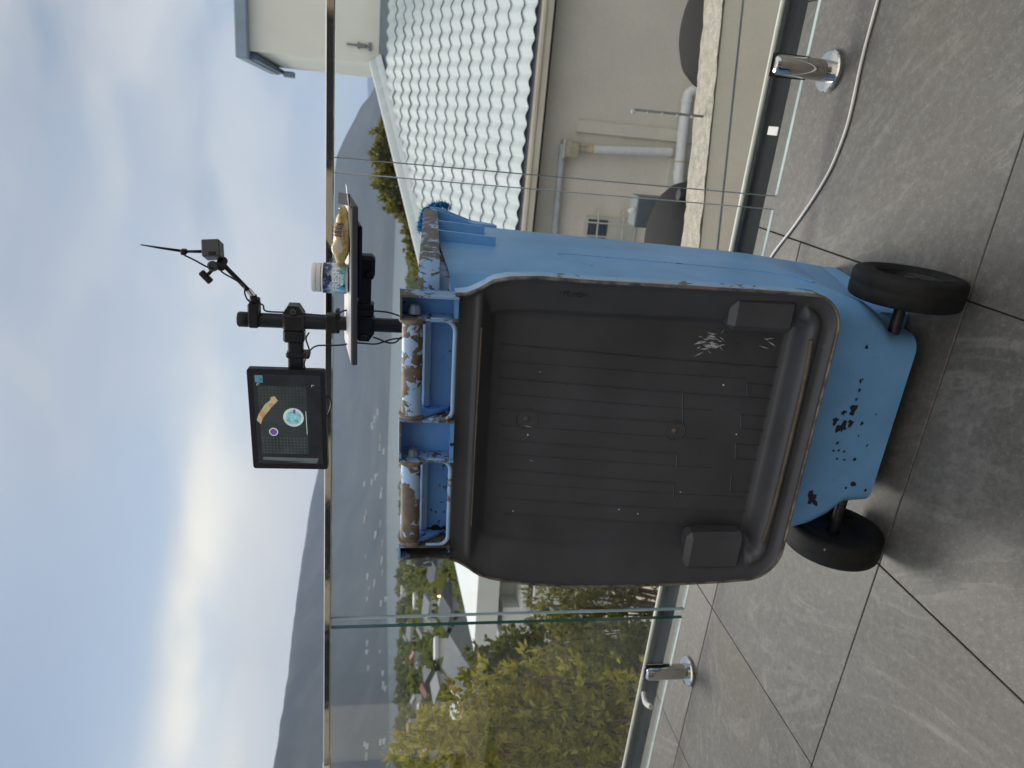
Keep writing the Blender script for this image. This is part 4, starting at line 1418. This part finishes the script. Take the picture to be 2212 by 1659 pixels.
tg.build('corner_mark', MAT['print_navy'], lb)
# ---- snack packet
SM = TM @ Matrix.Translation((.093, -.045, .0195)) @ Matrix.Rotation(R(2), 4, 'Y') @ Matrix.Rotation(R(-5), 4, 'Z') @ Matrix.Rotation(R(-24), 4, 'X')
sp_ = thing('snack_packet', 'crumpled yellow snack packet with brown barcode lying on the tray', 'packet', SM @ Vector((0, 0, -.012)))
mb = MB()
nu, nv = 46, 24
def snk(u, v):
    v = v % 1.
    # u along -1..1, v round 0..1
    L, Wd, Hh = .057, .0205, .0150
    e = abs(u)
    fl = max(0, 1 - max(0, (e - .12) / .80) ** 2.6) if e < .92 else 0.
    ends = 1 if e < .8 else 1 - .15 * (e - .8) / .2
    a = 2 * PI * v
    y = Wd * ends * math.copysign(abs(math.cos(a)) ** .8, math.cos(a)) * (.92 + .14 * fl)
    z = Hh * fl * math.copysign(abs(math.sin(a)) ** .9, math.sin(a)) + .0003 * math.sin(a)
    n3 = mnoise.fractal((u * 3.2, y * 60, z * 60), .9, 2., 3)
    z += .0028 * n3 * (.35 + fl)
    y += .0020 * mnoise.noise((u * 7, 3, a)) 
    if e > .86:
        z += .0016 * math.sin(y * 900) + .003 * (1 if u > 0 else -1) * (e - .86) * 8
    return SM @ Vector((u * L, y, z))
for i in range(nu):
    u = -1 + 2 * i / (nu - 1)
    for k in range(nv):
        mb.v.append(tuple(snk(u, k / nv)))
for i in range(nu - 1):
    for k in range(nv):
        mb.f.append((i * nv + k, i * nv + (k + 1) % nv, (i + 1) * nv + (k + 1) % nv, (i + 1) * nv + k))
mb.f += [tuple(range(nv))[::-1], tuple(range((nu - 1) * nv, nu * nv))]
wrp = mb.build('wrapper', MAT['snack'], sp_, True, 60)
def onsnack(u, v, lift):
    p, q, r_ = snk(u, v), snk(u + .01, v), snk(u, v + .01)
    n = (q - p).cross(r_ - p)
    n.normalize()
    if (p + n - (SM @ Vector((u * .057, 0, 0)))).length < (p - n - (SM @ Vector((u * .057, 0, 0)))).length:
        n = -n
    return p + n * lift
def patch(u0, u1, v0, v1, lift, mat, name, par):
    mb = MB()
    a, b = 8, 8
    for i in range(a + 1):
        for k in range(b + 1):
            mb.v.append(tuple(onsnack(u0 + (u1 - u0) * i / a, v0 + (v1 - v0) * k / b, lift)))
    mb.f += [(i * (b + 1) + k, i * (b + 1) + k + 1, (i + 1) * (b + 1) + k + 1, (i + 1) * (b + 1) + k) for i in range(a) for k in range(b)]
    return mb.build(name, MAT[mat], par, True)
V0, V1 = .41, .60
lbp = patch(.10, .56, V0, V1, .0007, 'snack_label', 'label_patch', wrp)
for k in range(11):
    u = .12 + .042 * k
    patch(u, u + (.018 if k % 3 else .030), V0 + .015, V1 - .03, .0026, 'snack_bars', 'bar', wrp)
patch(-.42, .02, V0 + .01, V1 - .03, .0007, 'snack_label', 'label_patch', wrp)
# ---- grey card tab and white paper at the tray's end
cd = tag(MB().add([TM @ Vector(p) for p in ((.153, -.060, .0065), (.1745, -.062, .0065), (.1765, -.056, .0265), (.156, -.054, .0275), (.153, -.0592, .0065), (.1745, -.0612, .0065), (.1765, -.0552, .0265), (.156, -.0532, .0275))],
    [(0, 1, 2, 3), (7, 6, 5, 4), (0, 4, 5, 1), (1, 5, 6, 2), (2, 6, 7, 3), (3, 7, 4, 0)]).build('card_tab', MAT['card'], None), 'small grey card tab standing up at the end of the tray', 'card')
pp = MB()
for i in range(9):
    for k in range(5):
        x = .098 + .092 * i / 8
        pp.v.append(tuple(TM @ Vector((x, -.068 + .03 * k / 4 , .0068 + .004 * max(0, mnoise.noise((i * .6, k * .7, 1))) + .006 * (i / 8) ** 2))))
pp.f += [(i * 5 + k, i * 5 + k + 1, (i + 1) * 5 + k + 1, (i + 1) * 5 + k) for i in range(8) for k in range(4)]
po = pp.build('paper_slip', MAT['strap'], None, True)
po.modifiers.new('thick', 'SOLIDIFY').thickness = .0004
tag(po, 'crinkled white paper slip under the grey card tab', 'paper')

# ---- screen on the upper arm
scn = thing('display_screen', 'black touch screen on the pole showing a tub and packet', 'screen', (-.66, YP, 1.20))
def scr_pt(a, b, lift=0.):
    # a: 0 left .. 1 right, b: 0 bottom .. 1 top, in the screen's plane
    c = Vector((-.657, YP - .026, 1.2825))
    ex = Vector((.9993, .02, .033)).normalized()
    ez = Vector((-.026, .06, .998)).normalized()
    ny = ez.cross(ex).normalized()
    if ny.y > 0:
        ny = -ny
    return c + ex * (a - .5) * .228 + ez * (b - .5) * .157 + ny * lift
def scr_poly(poly, lift, name, mat, par):
    return MB().add([scr_pt(a, b, lift) for a, b in poly], [tuple(range(len(poly)))]).build(name, MAT[mat], par)
cs_ = [(x, y) for x, y in rrect(0, 1, 0, 1, .03, 4)]
mb = MB()
mb.add([scr_pt(a, b, 0) for a, b in cs_] + [scr_pt(a, b, -.016) for a, b in cs_], [tuple(range(len(cs_))), tuple(range(len(cs_), 2 * len(cs_)))[::-1]] + [(k, len(cs_) + k, len(cs_) + (k + 1) % len(cs_), (k + 1) % len(cs_)) for k in range(len(cs_))])
case = mb.build('case', MAT['black_plastic'], scn)
pan = scr_poly([(.055, .06), (.955, .06), (.955, .925), (.055, .925)], .0006, 'screen_panel', 'screen', scn)
pan['label'] = 'lit picture of a tub, a packet and a perforated plate'
scr_poly([(.16, .25), (.84, .25), (.84, .87), (.16, .87)], .0009, 'plate_image', 'screen_light', pan)
def dots(xs, ys, r_, mat):
    mb = MB()
    for x in xs:
        for y in ys:
            mb.add([scr_pt(x + r_ * math.cos(k * PI / 3), y + 1.45 * r_ * math.sin(k * PI / 3), .0011) for k in range(6)], [tuple(range(6))])
    o = mb.build('hole_pattern', MAT[mat], pan)
    o['kind'] = 'stuff'
dots(np.linspace(.62, .83, 8), np.linspace(.30, .84, 13), .0055, 'screen_dot')
dots(np.linspace(.17, .32, 6), np.linspace(.30, .84, 13), .0055, 'screen_dot2')
dots(np.linspace(.36, .58, 8), np.linspace(.28, .40, 3), .0045, 'screen_dot')
def disc(cx, cy, r_, lift, name, mat, par=pan, n=28):
    return scr_poly([(cx + r_ * math.cos(2 * PI * k / n), cy + r_ * 1.45 * math.sin(2 * PI * k / n)) for k in range(n)], lift, name, mat, par)
disc(.535, .43, .093, .0014, 'tub_image', 'screen_white')
disc(.535, .43, .070, .0018, 'tub_image', 'screen_cyan')
scr_poly([(.575, .40), (.615, .40), (.615, .43), (.575, .43)], .002, 'tub_image', 'screen_purple', pan)
disc(.385, .70, .041, .0014, 'ring_image', 'screen_white')
disc(.385, .70, .032, .0018, 'ring_image', 'screen_purple')
scr_poly([(.46, .86), (.52, .83), (.62, .72), (.70, .62), (.74, .66), (.735, .71), (.70, .72), (.66, .79), (.56, .88), (.50, .91)], .0014, 'packet_image', 'screen_yellow', pan)
scr_poly([(.525, .83), (.565, .785), (.605, .83), (.56, .875)], .0018, 'packet_image', 'screen_orange', pan)
scr_poly([(.62, .72), (.66, .675), (.685, .70), (.645, .745)], .0018, 'packet_image', 'screen_orange', pan)
scr_poly([(.365, .255), (.60, .262), (.60, .270), (.365, .263)], .0016, 'slider_line', 'screen_white', pan)
scr_poly([(.87, .80), (.94, .80), (.94, .90), (.87, .90)], .0012, 'thumbnail', 'screen_blue', pan)
for a, b in ((.86, .88), (.86, .18)):
    scr_poly([(a - .02, b), (a, b), (a, b - .035), (a - .004, b - .035), (a - .004, b - .006), (a - .02, b - .006)], .0014, 'corner_mark', 'screen_white', pan)
scr_poly([(.075, .14), (.118, .12), (.125, .86), (.095, .86)], .0012, 'light_strip', 'screen_dot2', pan)
scr_poly([(.065, .15), (.080, .15), (.070, .55)], .0014, 'light_strip', 'screen_dot2', pan)
MB().bbox(-.66, -.545, YP - .012, YP + .012, 1.256, 1.281, .003).build('mount', MAT['black_metal'], scn)
# ---- small camera on a bendy arm
wc = thing('small_camera', 'small grey camera on a black bendy arm clamped to the pole top', 'camera', (-.43, YP, 1.34))
YC = YP - .012
MB().bbox(-.459, -.409, YP - .019, YP + .019, 1.338, 1.3585, .003).build('pole_clip', MAT['black_plastic'], wc)
MB().bbox(-.412, -.400, YP - .010, YP + .010, 1.337, 1.357, .003).build('clip_foot', MAT['black_plastic'], wc)
MB().tube([(-.402, YC, 1.3465), (-.392, YC, 1.348)], .0075, 12).build('swivel', MAT['black_plastic'], wc, True, 40)
MB().tube([(-.394, YC, 1.3475), (-.382, YC, 1.3565)], .0060, 12).build('sleeve', MAT['steel'], wc, True, 40)
MB().tube(spline([(-.383, YC, 1.356), (-.362, YC, 1.375), (-.345, YC, 1.391), (-.333, YC, 1.4015)], 5), .0047, 10).build('bendy_arm', MAT['black_plastic'], wc, True)
MB().tube([(-.336, YC - .012, 1.404), (-.328, YC + .010, 1.4035)], .0095, 14).build('knuckle', MAT['black_plastic'], wc, True, 40)
MB().lathe([(.010, 0), (.0105, -.003), (.0095, -.006), (.006, -.0065), (.005, -.004), (0, -.004)], (-.336, YC - .008, 1.418), 18, 'y').build('lens_ring', MAT['dark_grey'], wc, True, 40)
mb = MB()
Mx = Matrix.Translation((-.3065, YC, 1.4185)) @ Matrix.Rotation(R(-6), 4, 'Y') @ Matrix.Rotation(R(25), 4, 'Z')
bd = MB().bbox(-.0165, .0165, -.018, .018, -.0165, .0165, .002, Mx).build('camera_body', MAT['dark_grey'], wc)
MB().bbox(-.0150, -.0080, -.0186, -.0183, -.010, .004, .0002, Mx).build('camera_window', MAT['black_plastic'], bd)
MB().tube([(-.311, YC, 1.436), (-.313, YC, 1.468)], [.0032, .0026], 8).build('stem', MAT['black_plastic'], wc, True)
MB().bbox(-.3195, -.3085, YC - .007, YC + .007, 1.466, 1.4765, .002).build('stem_clip', MAT['black_plastic'], wc)
MB().tube([(-.3125, YC, 1.476), (-.309, YC, 1.515), (-.3055, YC, 1.547)], [.0028, .0022, .0012], 8).build('aerial', MAT['black_plastic'], wc, True)
Mw = Matrix.Translation((-.3605, YC, 1.434)) @ Matrix.Rotation(R(-42), 4, 'Y')
MB().bbox(-.0135, .0135, -.006, .006, -.0058, .0058, .002, Mw).build('wing_nut', MAT['black_plastic'], wc)
MB().tube([(-.3545, YC, 1.429), (-.339, YC, 1.416)], .0035, 8).build('wing_stem', MAT['black_plastic'], wc, True)
# ---- cables
def cord(pts, label, r_=.0017):
    tag(MB().tube(spline(pts, 8), r_, 7).build('cord', MAT['cord'], None, True), label, 'cable', 'black cords on the stand')
YD = YP - .02
cord([(-.318, YD, 1.470), (-.326, YD - .004, 1.450), (-.338, YD - .004, 1.427), (-.340, YD - .004, 1.408), (-.347, YD - .008, 1.398), (-.358, YD - .012, 1.376), (-.372, YD, 1.362), (-.386, YD, 1.362), (-.398, YD, 1.358), (-.404, YD, 1.352)], 'thin black cord running down the camera arm')
cord([(-.409, YD + .02, 1.345), (-.418, YD + .03, 1.333), (-.427, YD + .02, 1.325), (-.4265, YD + .016, 1.28), (-.4255, YD + .005, 1.205), (-.418, YD, 1.182), (-.411, YD, 1.165), (-.410, YD, 1.12), (-.411, YD, 1.085), (-.418, YD, 1.06), (-.424, YD, 1.045), (-.43, YD + .02, 1.0)], 'thin black cord down the right side of the pole')
cord([(-.462, YD, 1.240), (-.476, YD, 1.246), (-.498, YD, 1.240), (-.506, YD, 1.243), (-.530, YD, 1.250), (-.552, YD + .02, 1.249)], 'short black cord below the upper arm')
cord([(-.515, YD - .002, 1.245), (-.497, YD - .004, 1.236), (-.488, YD - .004, 1.222), (-.4865, YD - .004, 1.195), (-.484, YD - .004, 1.172), (-.478, YD - .006, 1.150), (-.479, YD - .006, 1.11), (-.474, YD - .006, 1.092), (-.468, YD - .004, 1.075), (-.4665, YD, 1.058), (-.468, YD, 1.03)], 'black cord looping from the upper arm behind the tray')
cord([(-.466, YD, 1.112), (-.470, YD - .002, 1.098), (-.476, YD - .002, 1.082), (-.4745, YD - .002, 1.066), (-.462, YD, 1.052), (-.458, YD, 1.03)], 'black cord twisting beside the pole foot')
cord([(-.602, YP - .012, 1.212), (-.606, YP - .016, 1.200), (-.616, YP - .016, 1.196), (-.63, YP - .014, 1.197), (-.65, YP - .012, 1.204), (-.653, YP - .012, 1.214)], 'black cord looping out under the screen')

# ------------------------------------------------------------------ shrubs and trees
def leaves(clumps, n_tip, n_leaf, length, width, seed, up=.5, spread=.6, shell=.55):
    """clumps: (x, y, z, radius[, zscale]); rosettes of small folded leaves through each clump's volume"""
    g = np.random.default_rng(seed)
    vols = np.array([c[3] ** 2.3 for c in clumps])
    idx = g.choice(len(clumps), n_tip, p=vols / vols.sum())
    C_ = np.array([c[:3] for c in clumps])[idx]
    Rd = np.array([c[3] for c in clumps])[idx]
    Zs = np.array([c[4] if len(c) > 4 else 1. for c in clumps])[idx]
    d = g.normal(size=(n_tip, 3))
    d /= np.linalg.norm(d, axis=1, keepdims=True)
    rad = Rd * (shell + (1.06 - shell) * g.random(n_tip) ** .6) * (1 + .12 * g.normal(size=n_tip))
    off = d * rad[:, None]
    off[:, 2] *= Zs
    tip = C_ + off
    ax = d + np.array([0, 0, up]) + .35 * g.normal(size=(n_tip, 3))
    ax /= np.linalg.norm(ax, axis=1, keepdims=True)
    T = np.repeat(tip, n_leaf, 0)
    A = np.repeat(ax, n_leaf, 0)
    N = len(T)
    ld = A + spread * g.normal(size=(N, 3))
    ld /= np.linalg.norm(ld, axis=1, keepdims=True)
    sd_ = np.cross(ld, g.normal(size=(N, 3)))
    sd_ /= np.linalg.norm(sd_, axis=1, keepdims=True)
    nm = np.cross(sd_, ld)
    L = length * (.6 + .7 * g.random(N))[:, None]
    Wd = width * (.7 + .6 * g.random(N))[:, None]
    b = T + A * (length * (g.random(N) - .6))[:, None]
    p0 = b
    p1 = b + ld * L * .45 + sd_ * Wd + nm * L * .06
    p2 = b + ld * L - nm * L * .10
    p3 = b + ld * L * .45 - sd_ * Wd + nm * L * .06
    V = np.stack([p0, p1, p2, p3], 1).reshape(-1, 3)
    Q = np.arange(4 * N).reshape(-1, 4)
    return V, Q
def plant(name, label, cat, base, clumps, n_tip, n_leaf, length, width, mat, seed, twigs=14, trunk_r=.03, group=None, **kw):
    t = thing(name, label, cat, base, group)
    V, Q = leaves(clumps, n_tip, n_leaf, length, width, seed, **kw)
    np_mesh('crown', V, Q, MAT[mat], t, False, -t.location)
    rnd = random.Random(seed)
    mb = MB()
    b = Vector(base)
    hub = Vector(np.mean([c[:3] for c in clumps], 0))
    hub = b.lerp(hub, .45)
    mb.tube(spline([b, b.lerp(hub, .5) + Vector((rnd.gauss(0, .02), rnd.gauss(0, .02), 0)), hub], 4), [trunk_r * (1 - .06 * i) for i in range(9)], 8)
    for c in clumps:
        for _ in range(max(1, twigs // len(clumps))):
            e = Vector(c[:3]) + Vector((rnd.gauss(0, .4), rnd.gauss(0, .4), rnd.gauss(.15, .4))) * c[3]
            m1 = hub.lerp(e, .5) + Vector((rnd.gauss(0, .12), rnd.gauss(0, .12), rnd.gauss(0, .08))) * c[3]
            pts = spline([hub, m1, e], 4)
            mb.tube(pts, [trunk_r * (.5 - .045 * i) for i in range(len(pts))], 5)
    mb.build('trunk', MAT['bark'], t, True)
    return t
plant('olive_shrub', 'olive yellow leafy shrub growing close behind the left glass panel', 'shrub', (-3.6, 3.1, -3.6),
      [(-3.66, 3.12, .70, .27), (-3.42, 3.17, .46, .26), (-3.25, 3.21, .36, .17), (-3.09, 3.23, .20, .13, 1.3), (-3.47, 3.09, .24, .33), (-3.45, 3.05, -.05, .36), (-3.42, 3.0, -.30, .36), (-3.24, 3.0, -.50, .26), (-3.20, 3.12, -.08, .20),
       (-3.50, 2.94, -.55, .38), (-3.95, 3.2, .55, .38), (-3.95, 3.2, .0, .45), (-3.9, 3.0, -.65, .45), (-3.05, 2.85, -.80, .24), (-3.3, 2.8, -.95, .3)],
      2000, 8, .060, .0125, 'leaf_olive', 11, 40, .05, spread=.55, up=.6)
plant('olive_shrub', 'loose green and brown shrub with bare twigs, seen just left of the bin lid', 'shrub', (-4.0, 4.7, -3.6),
      [(-3.80, 4.77, -.46, .26), (-4.02, 4.65, -.66, .28), (-3.76, 4.70, -.86, .25), (-3.80, 4.66, -1.12, .24), (-4.27, 4.56, -.60, .28), (-4.33, 4.50, -.88, .28), (-4.15, 4.52, -1.12, .28), (-4.55, 4.5, -1.1, .3), (-3.55, 4.7, -.55, .2), (-3.5, 4.72, -1.0, .22)],
      900, 7, .060, .012, 'leaf_mid', 12, 60, .035, spread=.8, up=.3, shell=.25)
plant('fern_plant', 'small fresh green plant among the darker shrubs below the left panel', 'plant', (-4.03, 4.3, -3.6),
      [(-4.02, 4.30, -.90, .13), (-4.10, 4.28, -.98, .12), (-3.95, 4.30, -1.02, .11)], 90, 8, .075, .012, 'leaf_bright', 13, 6, .015, spread=.7)
plant('dark_shrub', 'dark brown green shrub under the olive shrub near the left clamp', 'shrub', (-3.75, 4.0, -3.6),
      [(-3.75, 4.05, -.75, .26), (-3.85, 3.95, -.98, .28), (-3.62, 4.0, -1.12, .24), (-4.05, 3.9, -1.15, .3)], 520, 8, .055, .012, 'leaf_dark', 14, 26, .03, spread=.7, shell=.3)
plant('hedge_tree', 'dark green bushy tree in front of the white modern house', 'tree', (-11.0, 11.2, -6.0),
      [(-10.6, 10.95, -1.35, .62), (-10.2, 10.95, -1.75, .6), (-11.1, 10.8, -1.6, .7), (-10.9, 10.7, -2.3, .8), (-10.0, 10.9, -2.4, .7), (-11.6, 10.6, -1.9, .7), (-12.2, 10.4, -2.2, .8)], 2300, 7, .13, .035, 'leaf_dark', 15, 20, .09, shell=.4)
plant('hedge_tree', 'low bluish green bush between the white terrace wall and the olive shrub', 'shrub', (-8.4, 8.2, -5.2),
      [(-8.2, 8.3, -1.55, .42), (-8.7, 8.1, -1.7, .5), (-8.5, 8.1, -2.2, .6), (-7.9, 8.2, -2.3, .5), (-9.2, 7.9, -1.9, .55)], 1300, 7, .11, .026, 'leaf_dark', 16, 16, .05, shell=.4)
for k, (cl, sd_k, lab) in enumerate((
        ([(-.95, 21.5, .85, .50), (-1.5, 21.35, 1.15, .34), (-1.2, 21.4, .55, .55), (-1.6, 21.3, .6, .4)], 21, 'bushy tree behind the tiled roof, nearest the tower'),
        ([(-2.3, 21.0, .98, .42), (-1.95, 21.15, .75, .45), (-2.7, 20.8, .65, .42), (-2.4, 20.9, .3, .6), (-3.0, 20.7, .25, .45)], 22, 'bushy tree behind the roof hip, middle of the three'),
        ([(-3.3, 20.5, .25, .42), (-3.9, 20.2, .12, .38), (-3.6, 20.3, -.2, .55), (-4.35, 20.0, -.1, .38), (-4.9, 19.9, -.6, .6), (-4.3, 20, -.7, .7)], 23, 'bushy tree behind the roof hip, next to the bin'))):
    cx = cl[2][0]
    plant('coast_tree', lab, 'tree', (cx, cl[2][1], -6.2), cl, 900, 8, .15, .042, 'leaf_tree', sd_k, 16, .10, 'trees behind the tiled roof', shell=.35, spread=.8)

# ------------------------------------------------------------------ white modern house on the left
WB = Vector((-14.42, 15.91, 0))
wd = (Vector((-12.086, 16.352, 0)) - WB).normalized()
wn_ = Vector((-wd.y, wd.x, 0))
WM = Matrix(((wd.x, wn_.x, 0, WB.x), (wd.y, wn_.y, 0, WB.y), (0, 0, 1, 0), (0, 0, 0, 1)))
wh_ = thing('white_house', 'white flat roofed modern house beside the bin lid, seen through the glass', 'house', WM @ Vector((3, 2, -7)))
def wb(x0, x1, y0, y1, z0, z1, name, mat, par=wh_, bev=0):
    return MB().box(x0, x1, y0, y1, z0, z1, WM, bev).build(name, MAT[mat], par)
wb(0, 9, 0, 6.0, -1.92, -1.80, 'roof', 'white_roof', bev=.02)
wb(-.02, 9, -.03, .12, -2.42, -1.795, 'roof_fascia', 'white_wall', bev=.01)
wb(.12, 9, .13, 6, -2.44, -1.925, 'ceiling', 'white_wall')
wb(.25, 9, 1.0, 5.8, -7.2, -2.445, 'wall', 'white_wall')
for x0, x1 in ((1.55, 2.35), (2.45, 3.5), (3.6, 5.0)):
    w_ = wb(x0, x1, .965, .998, -3.15, -2.52, 'window', 'glassdark')
    wb(x0, x1, .955, .964, -2.56, -2.52, 'window_frame', 'frame_cream', w_)
    wb(x0, x0 + .05, .955, .964, -3.15, -2.565, 'window_frame', 'frame_cream', w_)
wb(1.25, 9, -.1, .95, -3.22, -3.06, 'balcony_slab', 'white_wall', bev=.01)
wb(-.05, 1.2, .2, .99, -3.9, -2.6, 'side_wall', 'white_wall')
wb(.4, 9, -.5, -.35, -4.6, -3.30, 'terrace_wall', 'white_wall', bev=.02)
wb(-3.6, .4, -1.6, -1.42, -4.5, -3.30, 'terrace_wall', 'white_wall', bev=.02)
# a paved yard under the shrubs
struct(MB().box(-9.5, -1.2, 4.2, 10.5, -3.9, -3.3).build('garden_paving', MAT['yard']))

# ------------------------------------------------------------------ the town below and across the bay
def house(x, y, z, w, d, h, rot, wall, roofm, kind, label, group='houses of the town below', win=True):
    t = thing('town_house', label, 'house', (x, y, z), group)
    t.rotation_euler = (0, 0, rot)
    def put(mb, name, mat, par):
        me = bpy.data.meshes.new(name)
        me.from_pydata(mb.v, [], mb.f)
        o = link(name, me, MAT[mat], par, loc=(0, 0, 0))
        return o
    wl_ = put(MB().box(-w / 2, w / 2, -d / 2, d / 2, -1.5, h), 'wall', wall, t)
    if kind == 'gable':
        rh = .32 * d
        e = .35
        put(MB().add([(-w / 2 - e, -d / 2 - e, h + .01), (w / 2 + e, -d / 2 - e, h + .01), (w / 2 + e, 0, h + rh), (-w / 2 - e, 0, h + rh), (-w / 2 - e, d / 2 + e, h + .01), (w / 2 + e, d / 2 + e, h + .01)],
                     [(0, 1, 2, 3), (3, 2, 5, 4), (0, 3, 4), (1, 5, 2), (0, 4, 5, 1)]), 'roof', roofm, t)
    else:
        put(MB().box(-w / 2 - .2, w / 2 + .2, -d / 2 - .2, d / 2 + .2, h + .01, h + .35), 'roof', roofm, t)
    if win:
        for k in range(3):
            xx = -w / 2 + w * (k + .5) / 3
            put(MB().box(xx - w * .08, xx + w * .08, -d / 2 - .04, -d / 2 - .01, h * .40, h * .80), 'window', 'glassdark', t)
    return t
def dz_at(az, r):
    return ground_z(az, r)
# the few near ones
house(-28.6, 31.6, -7.6, 4.2, 5.2, 2.9, R(-28), 'hg', 'rg', 'gable', 'grey roofed house just behind the white modern house', win=False)
house(-49.8, 55.5, -9.6, 1.6, 1.6, 4.2, R(-42), 'hw', 'rw', 'flat', 'small white box shaped building above the grey roofed house')
house(-45.4, 46.6, -8.8, 3.0, 3.2, 2.2, R(-10), 'hb', 'rr', 'gable', 'red brown roofed house next to the olive shrub')
house(-47.2, 45.6, -8.5, 2.2, 2.4, 2.1, R(50), 'hw', 'rw', 'gable', 'white gabled house behind the olive shrub tip')
rh_ = random.Random(21)
kinds = [('hw', 'rg', 'gable', 'white house with grey gabled roof'), ('hw', 'rd', 'gable', 'white house with dark gabled roof'), ('hb', 'rg', 'gable', 'beige house with grey gabled roof'), ('hw', 'rw', 'flat', 'white flat roofed house'),
         ('hg', 'rd', 'gable', 'grey house with dark gabled roof'), ('hb', 'rr', 'gable', 'beige house with red brown roof'), ('hw', 'rg', 'gable', 'white house with grey gabled roof')]
placed = []
specs = []
tries = 0
while len(placed) < 62 and tries < 4000:
    tries += 1
    az = R(rh_.uniform(-53, -27))
    r_ = 75 * (1050 / 75) ** rh_.random() ** .8
    x, y = r_ * math.sin(az), r_ * math.cos(az)
    sz = 2.9 + r_ * .0095
    if any(math.hypot(x - a, y - b) < (sz + c) * 1.1 for a, b, c in placed):
        continue
    placed.append((x, y, sz))
    k = kinds[rh_.randrange(len(kinds))]
    w = sz * rh_.uniform(.9, 1.7)
    zone = 0 if r_ < 180 else (1 if r_ < 450 else 2)
    specs.append((zone, az, x, y, r_, w, sz, k, rh_.uniform(.7, 1.0), rh_.uniform(2.2, 3.6) + r_ * .002, rh_.uniform(-.6, .6) + az))
def ordinal(i):
    return ('1st', '2nd', '3rd')[i] if i < 3 else '%dth' % (i + 1)
ZT_ = ('near the olive shrub', 'half way to the beach', 'close to the beach')
for zone in range(3):
    for kd in sorted(set(q[7][3] for q in specs)):
        same = sorted((q for q in specs if q[0] == zone and q[7][3] == kd), key=lambda q: q[1])
        for i, (_, az, x, y, r_, w, sz, k, dk, hh_, rz_) in enumerate(same):
            lab = kd + ' ' + ZT_[zone] + (', %s from picture bottom' % ordinal(i) if len(same) > 1 else '')
            house(x, y, dz_at(az, r_) - .2, w, sz * dk, hh_, rz_, *k[:3], lab, win=r_ < 450)
# far shore houses
for i, azd in enumerate(sorted(rh_.uniform(-52, -22) for _ in range(46))):
    az = R(azd)
    rf = interp(math.degrees(az), FAR)
    t = rh_.uniform(.0, .30)
    p = mount(t, az)
    if p[2] < SEA + 1.5:
        continue
    sc_ = rf / 1650
    white = rh_.random() < .7
    house(p[0], p[1], p[2], rh_.uniform(9, 24) * sc_ ** .7, 9 * sc_ ** .6, rh_.uniform(3.5, 6.5) * sc_ ** .5, -az, 'hw' if white else 'hb', rh_.choice(['rw', 'rg', 'hw']), 'flat', 'tiny pale house on the far shore, %s from the picture bottom' % ordinal(i), 'houses on the far shore', win=False)
# street lamps already lit
for i, (x, y, z) in enumerate(((-77.7, 98.5, -9.99), (-89.2, 93.8, -11.0), (-98.0, 127.0, -12.2))):
    t = thing('street_lamp', ['lit orange street lamp in the town, next to the bin lid', 'lit orange street lamp above the red brown roof', 'lit street lamp in the town, farthest one'][i], 'street lamp', (x, y, z - 3.5), 'street lamps of the town')
    MB().tube([(x, y, z - 3.5), (x, y, z - .05), (x + .3, y, z + .05)], .05, 6).build('lamp_post', MAT['vent'], t, True)
    ball((x + .35, y, z), .22).build('lamp_head', MAT['lamp'], t, True)
# trees of the town: a mass nobody could count
g = np.random.default_rng(5)
Vs, Qs, off = [], [], 0
for i in range(1500):
    az = R(g.uniform(-56, 8))
    r_ = 34 * (1130 / 34) ** (g.random() ** .75)
    if math.degrees(az) > -25 and r_ < 60:
        continue
    x, y = r_ * math.sin(az), r_ * math.cos(az)
    if any(math.hypot(x - a, y - b) < c * .9 for a, b, c in placed):
        continue
    if r_ < 75 and (abs(x + 28.6) < 5 and abs(y - 31.6) < 6 or abs(x + 46.5) < 6 and abs(y - 47) < 6 or abs(x + 49.8) < 3):
        continue
    z0 = dz_at(az, r_)
    R_ = (1.3 + .0052 * r_) * g.uniform(.6, 1.35)
    h_ = min(R_ * g.uniform(.7, 1.3), 4.2 + .002 * r_)
    top = EYE + r_ * math.tan(R(-1.9))
    n = 70 if r_ < 250 else 40
    d = g.normal(size=(n, 3))
    d /= np.linalg.norm(d, axis=1, keepdims=True)
    c = np.array([x, y, z0 + h_ * .55]) + d * np.array([R_, R_, h_ * .6]) * (.55 + .5 * g.random((n, 1)))
    s_ = R_ * .34
    a_ = g.normal(size=(n, 3)) * s_
    b_ = g.normal(size=(n, 3)) * s_
    Vs.append(np.stack([c - a_, c + b_, c + a_, c - b_], 1).reshape(-1, 3))
    Qs.append(np.arange(4 * n).reshape(-1, 4) + off)
    off += 4 * n
wo_ = np_mesh('woodland', np.concatenate(Vs), np.concatenate(Qs), MAT['leaf_dark'])
wo_['kind'] = 'stuff'
wo_['label'] = 'dark green trees between the town houses'

# ------------------------------------------------------------------ haze over the bay
hz = MB().box(-18400, 18400, -18400, 18400, SEA - 6, 760).build('haze', None)
hz['kind'] = 'stuff'
hm = bpy.data.materials.new('sea haze')
hm.use_nodes = True
hm.node_tree.nodes.remove(hm.node_tree.nodes['Principled BSDF'])
pv = hm.node_tree.nodes.new('ShaderNodeVolumePrincipled')
pv.inputs['Color'].default_value = (.58, .73, 1.0, 1)
pv.inputs['Density'].default_value = .000072
pv.inputs['Anisotropy'].default_value = .2
hm.node_tree.links.new(pv.outputs[0], hm.node_tree.nodes['Material Output'].inputs['Volume'])
hz.data.materials.append(hm)
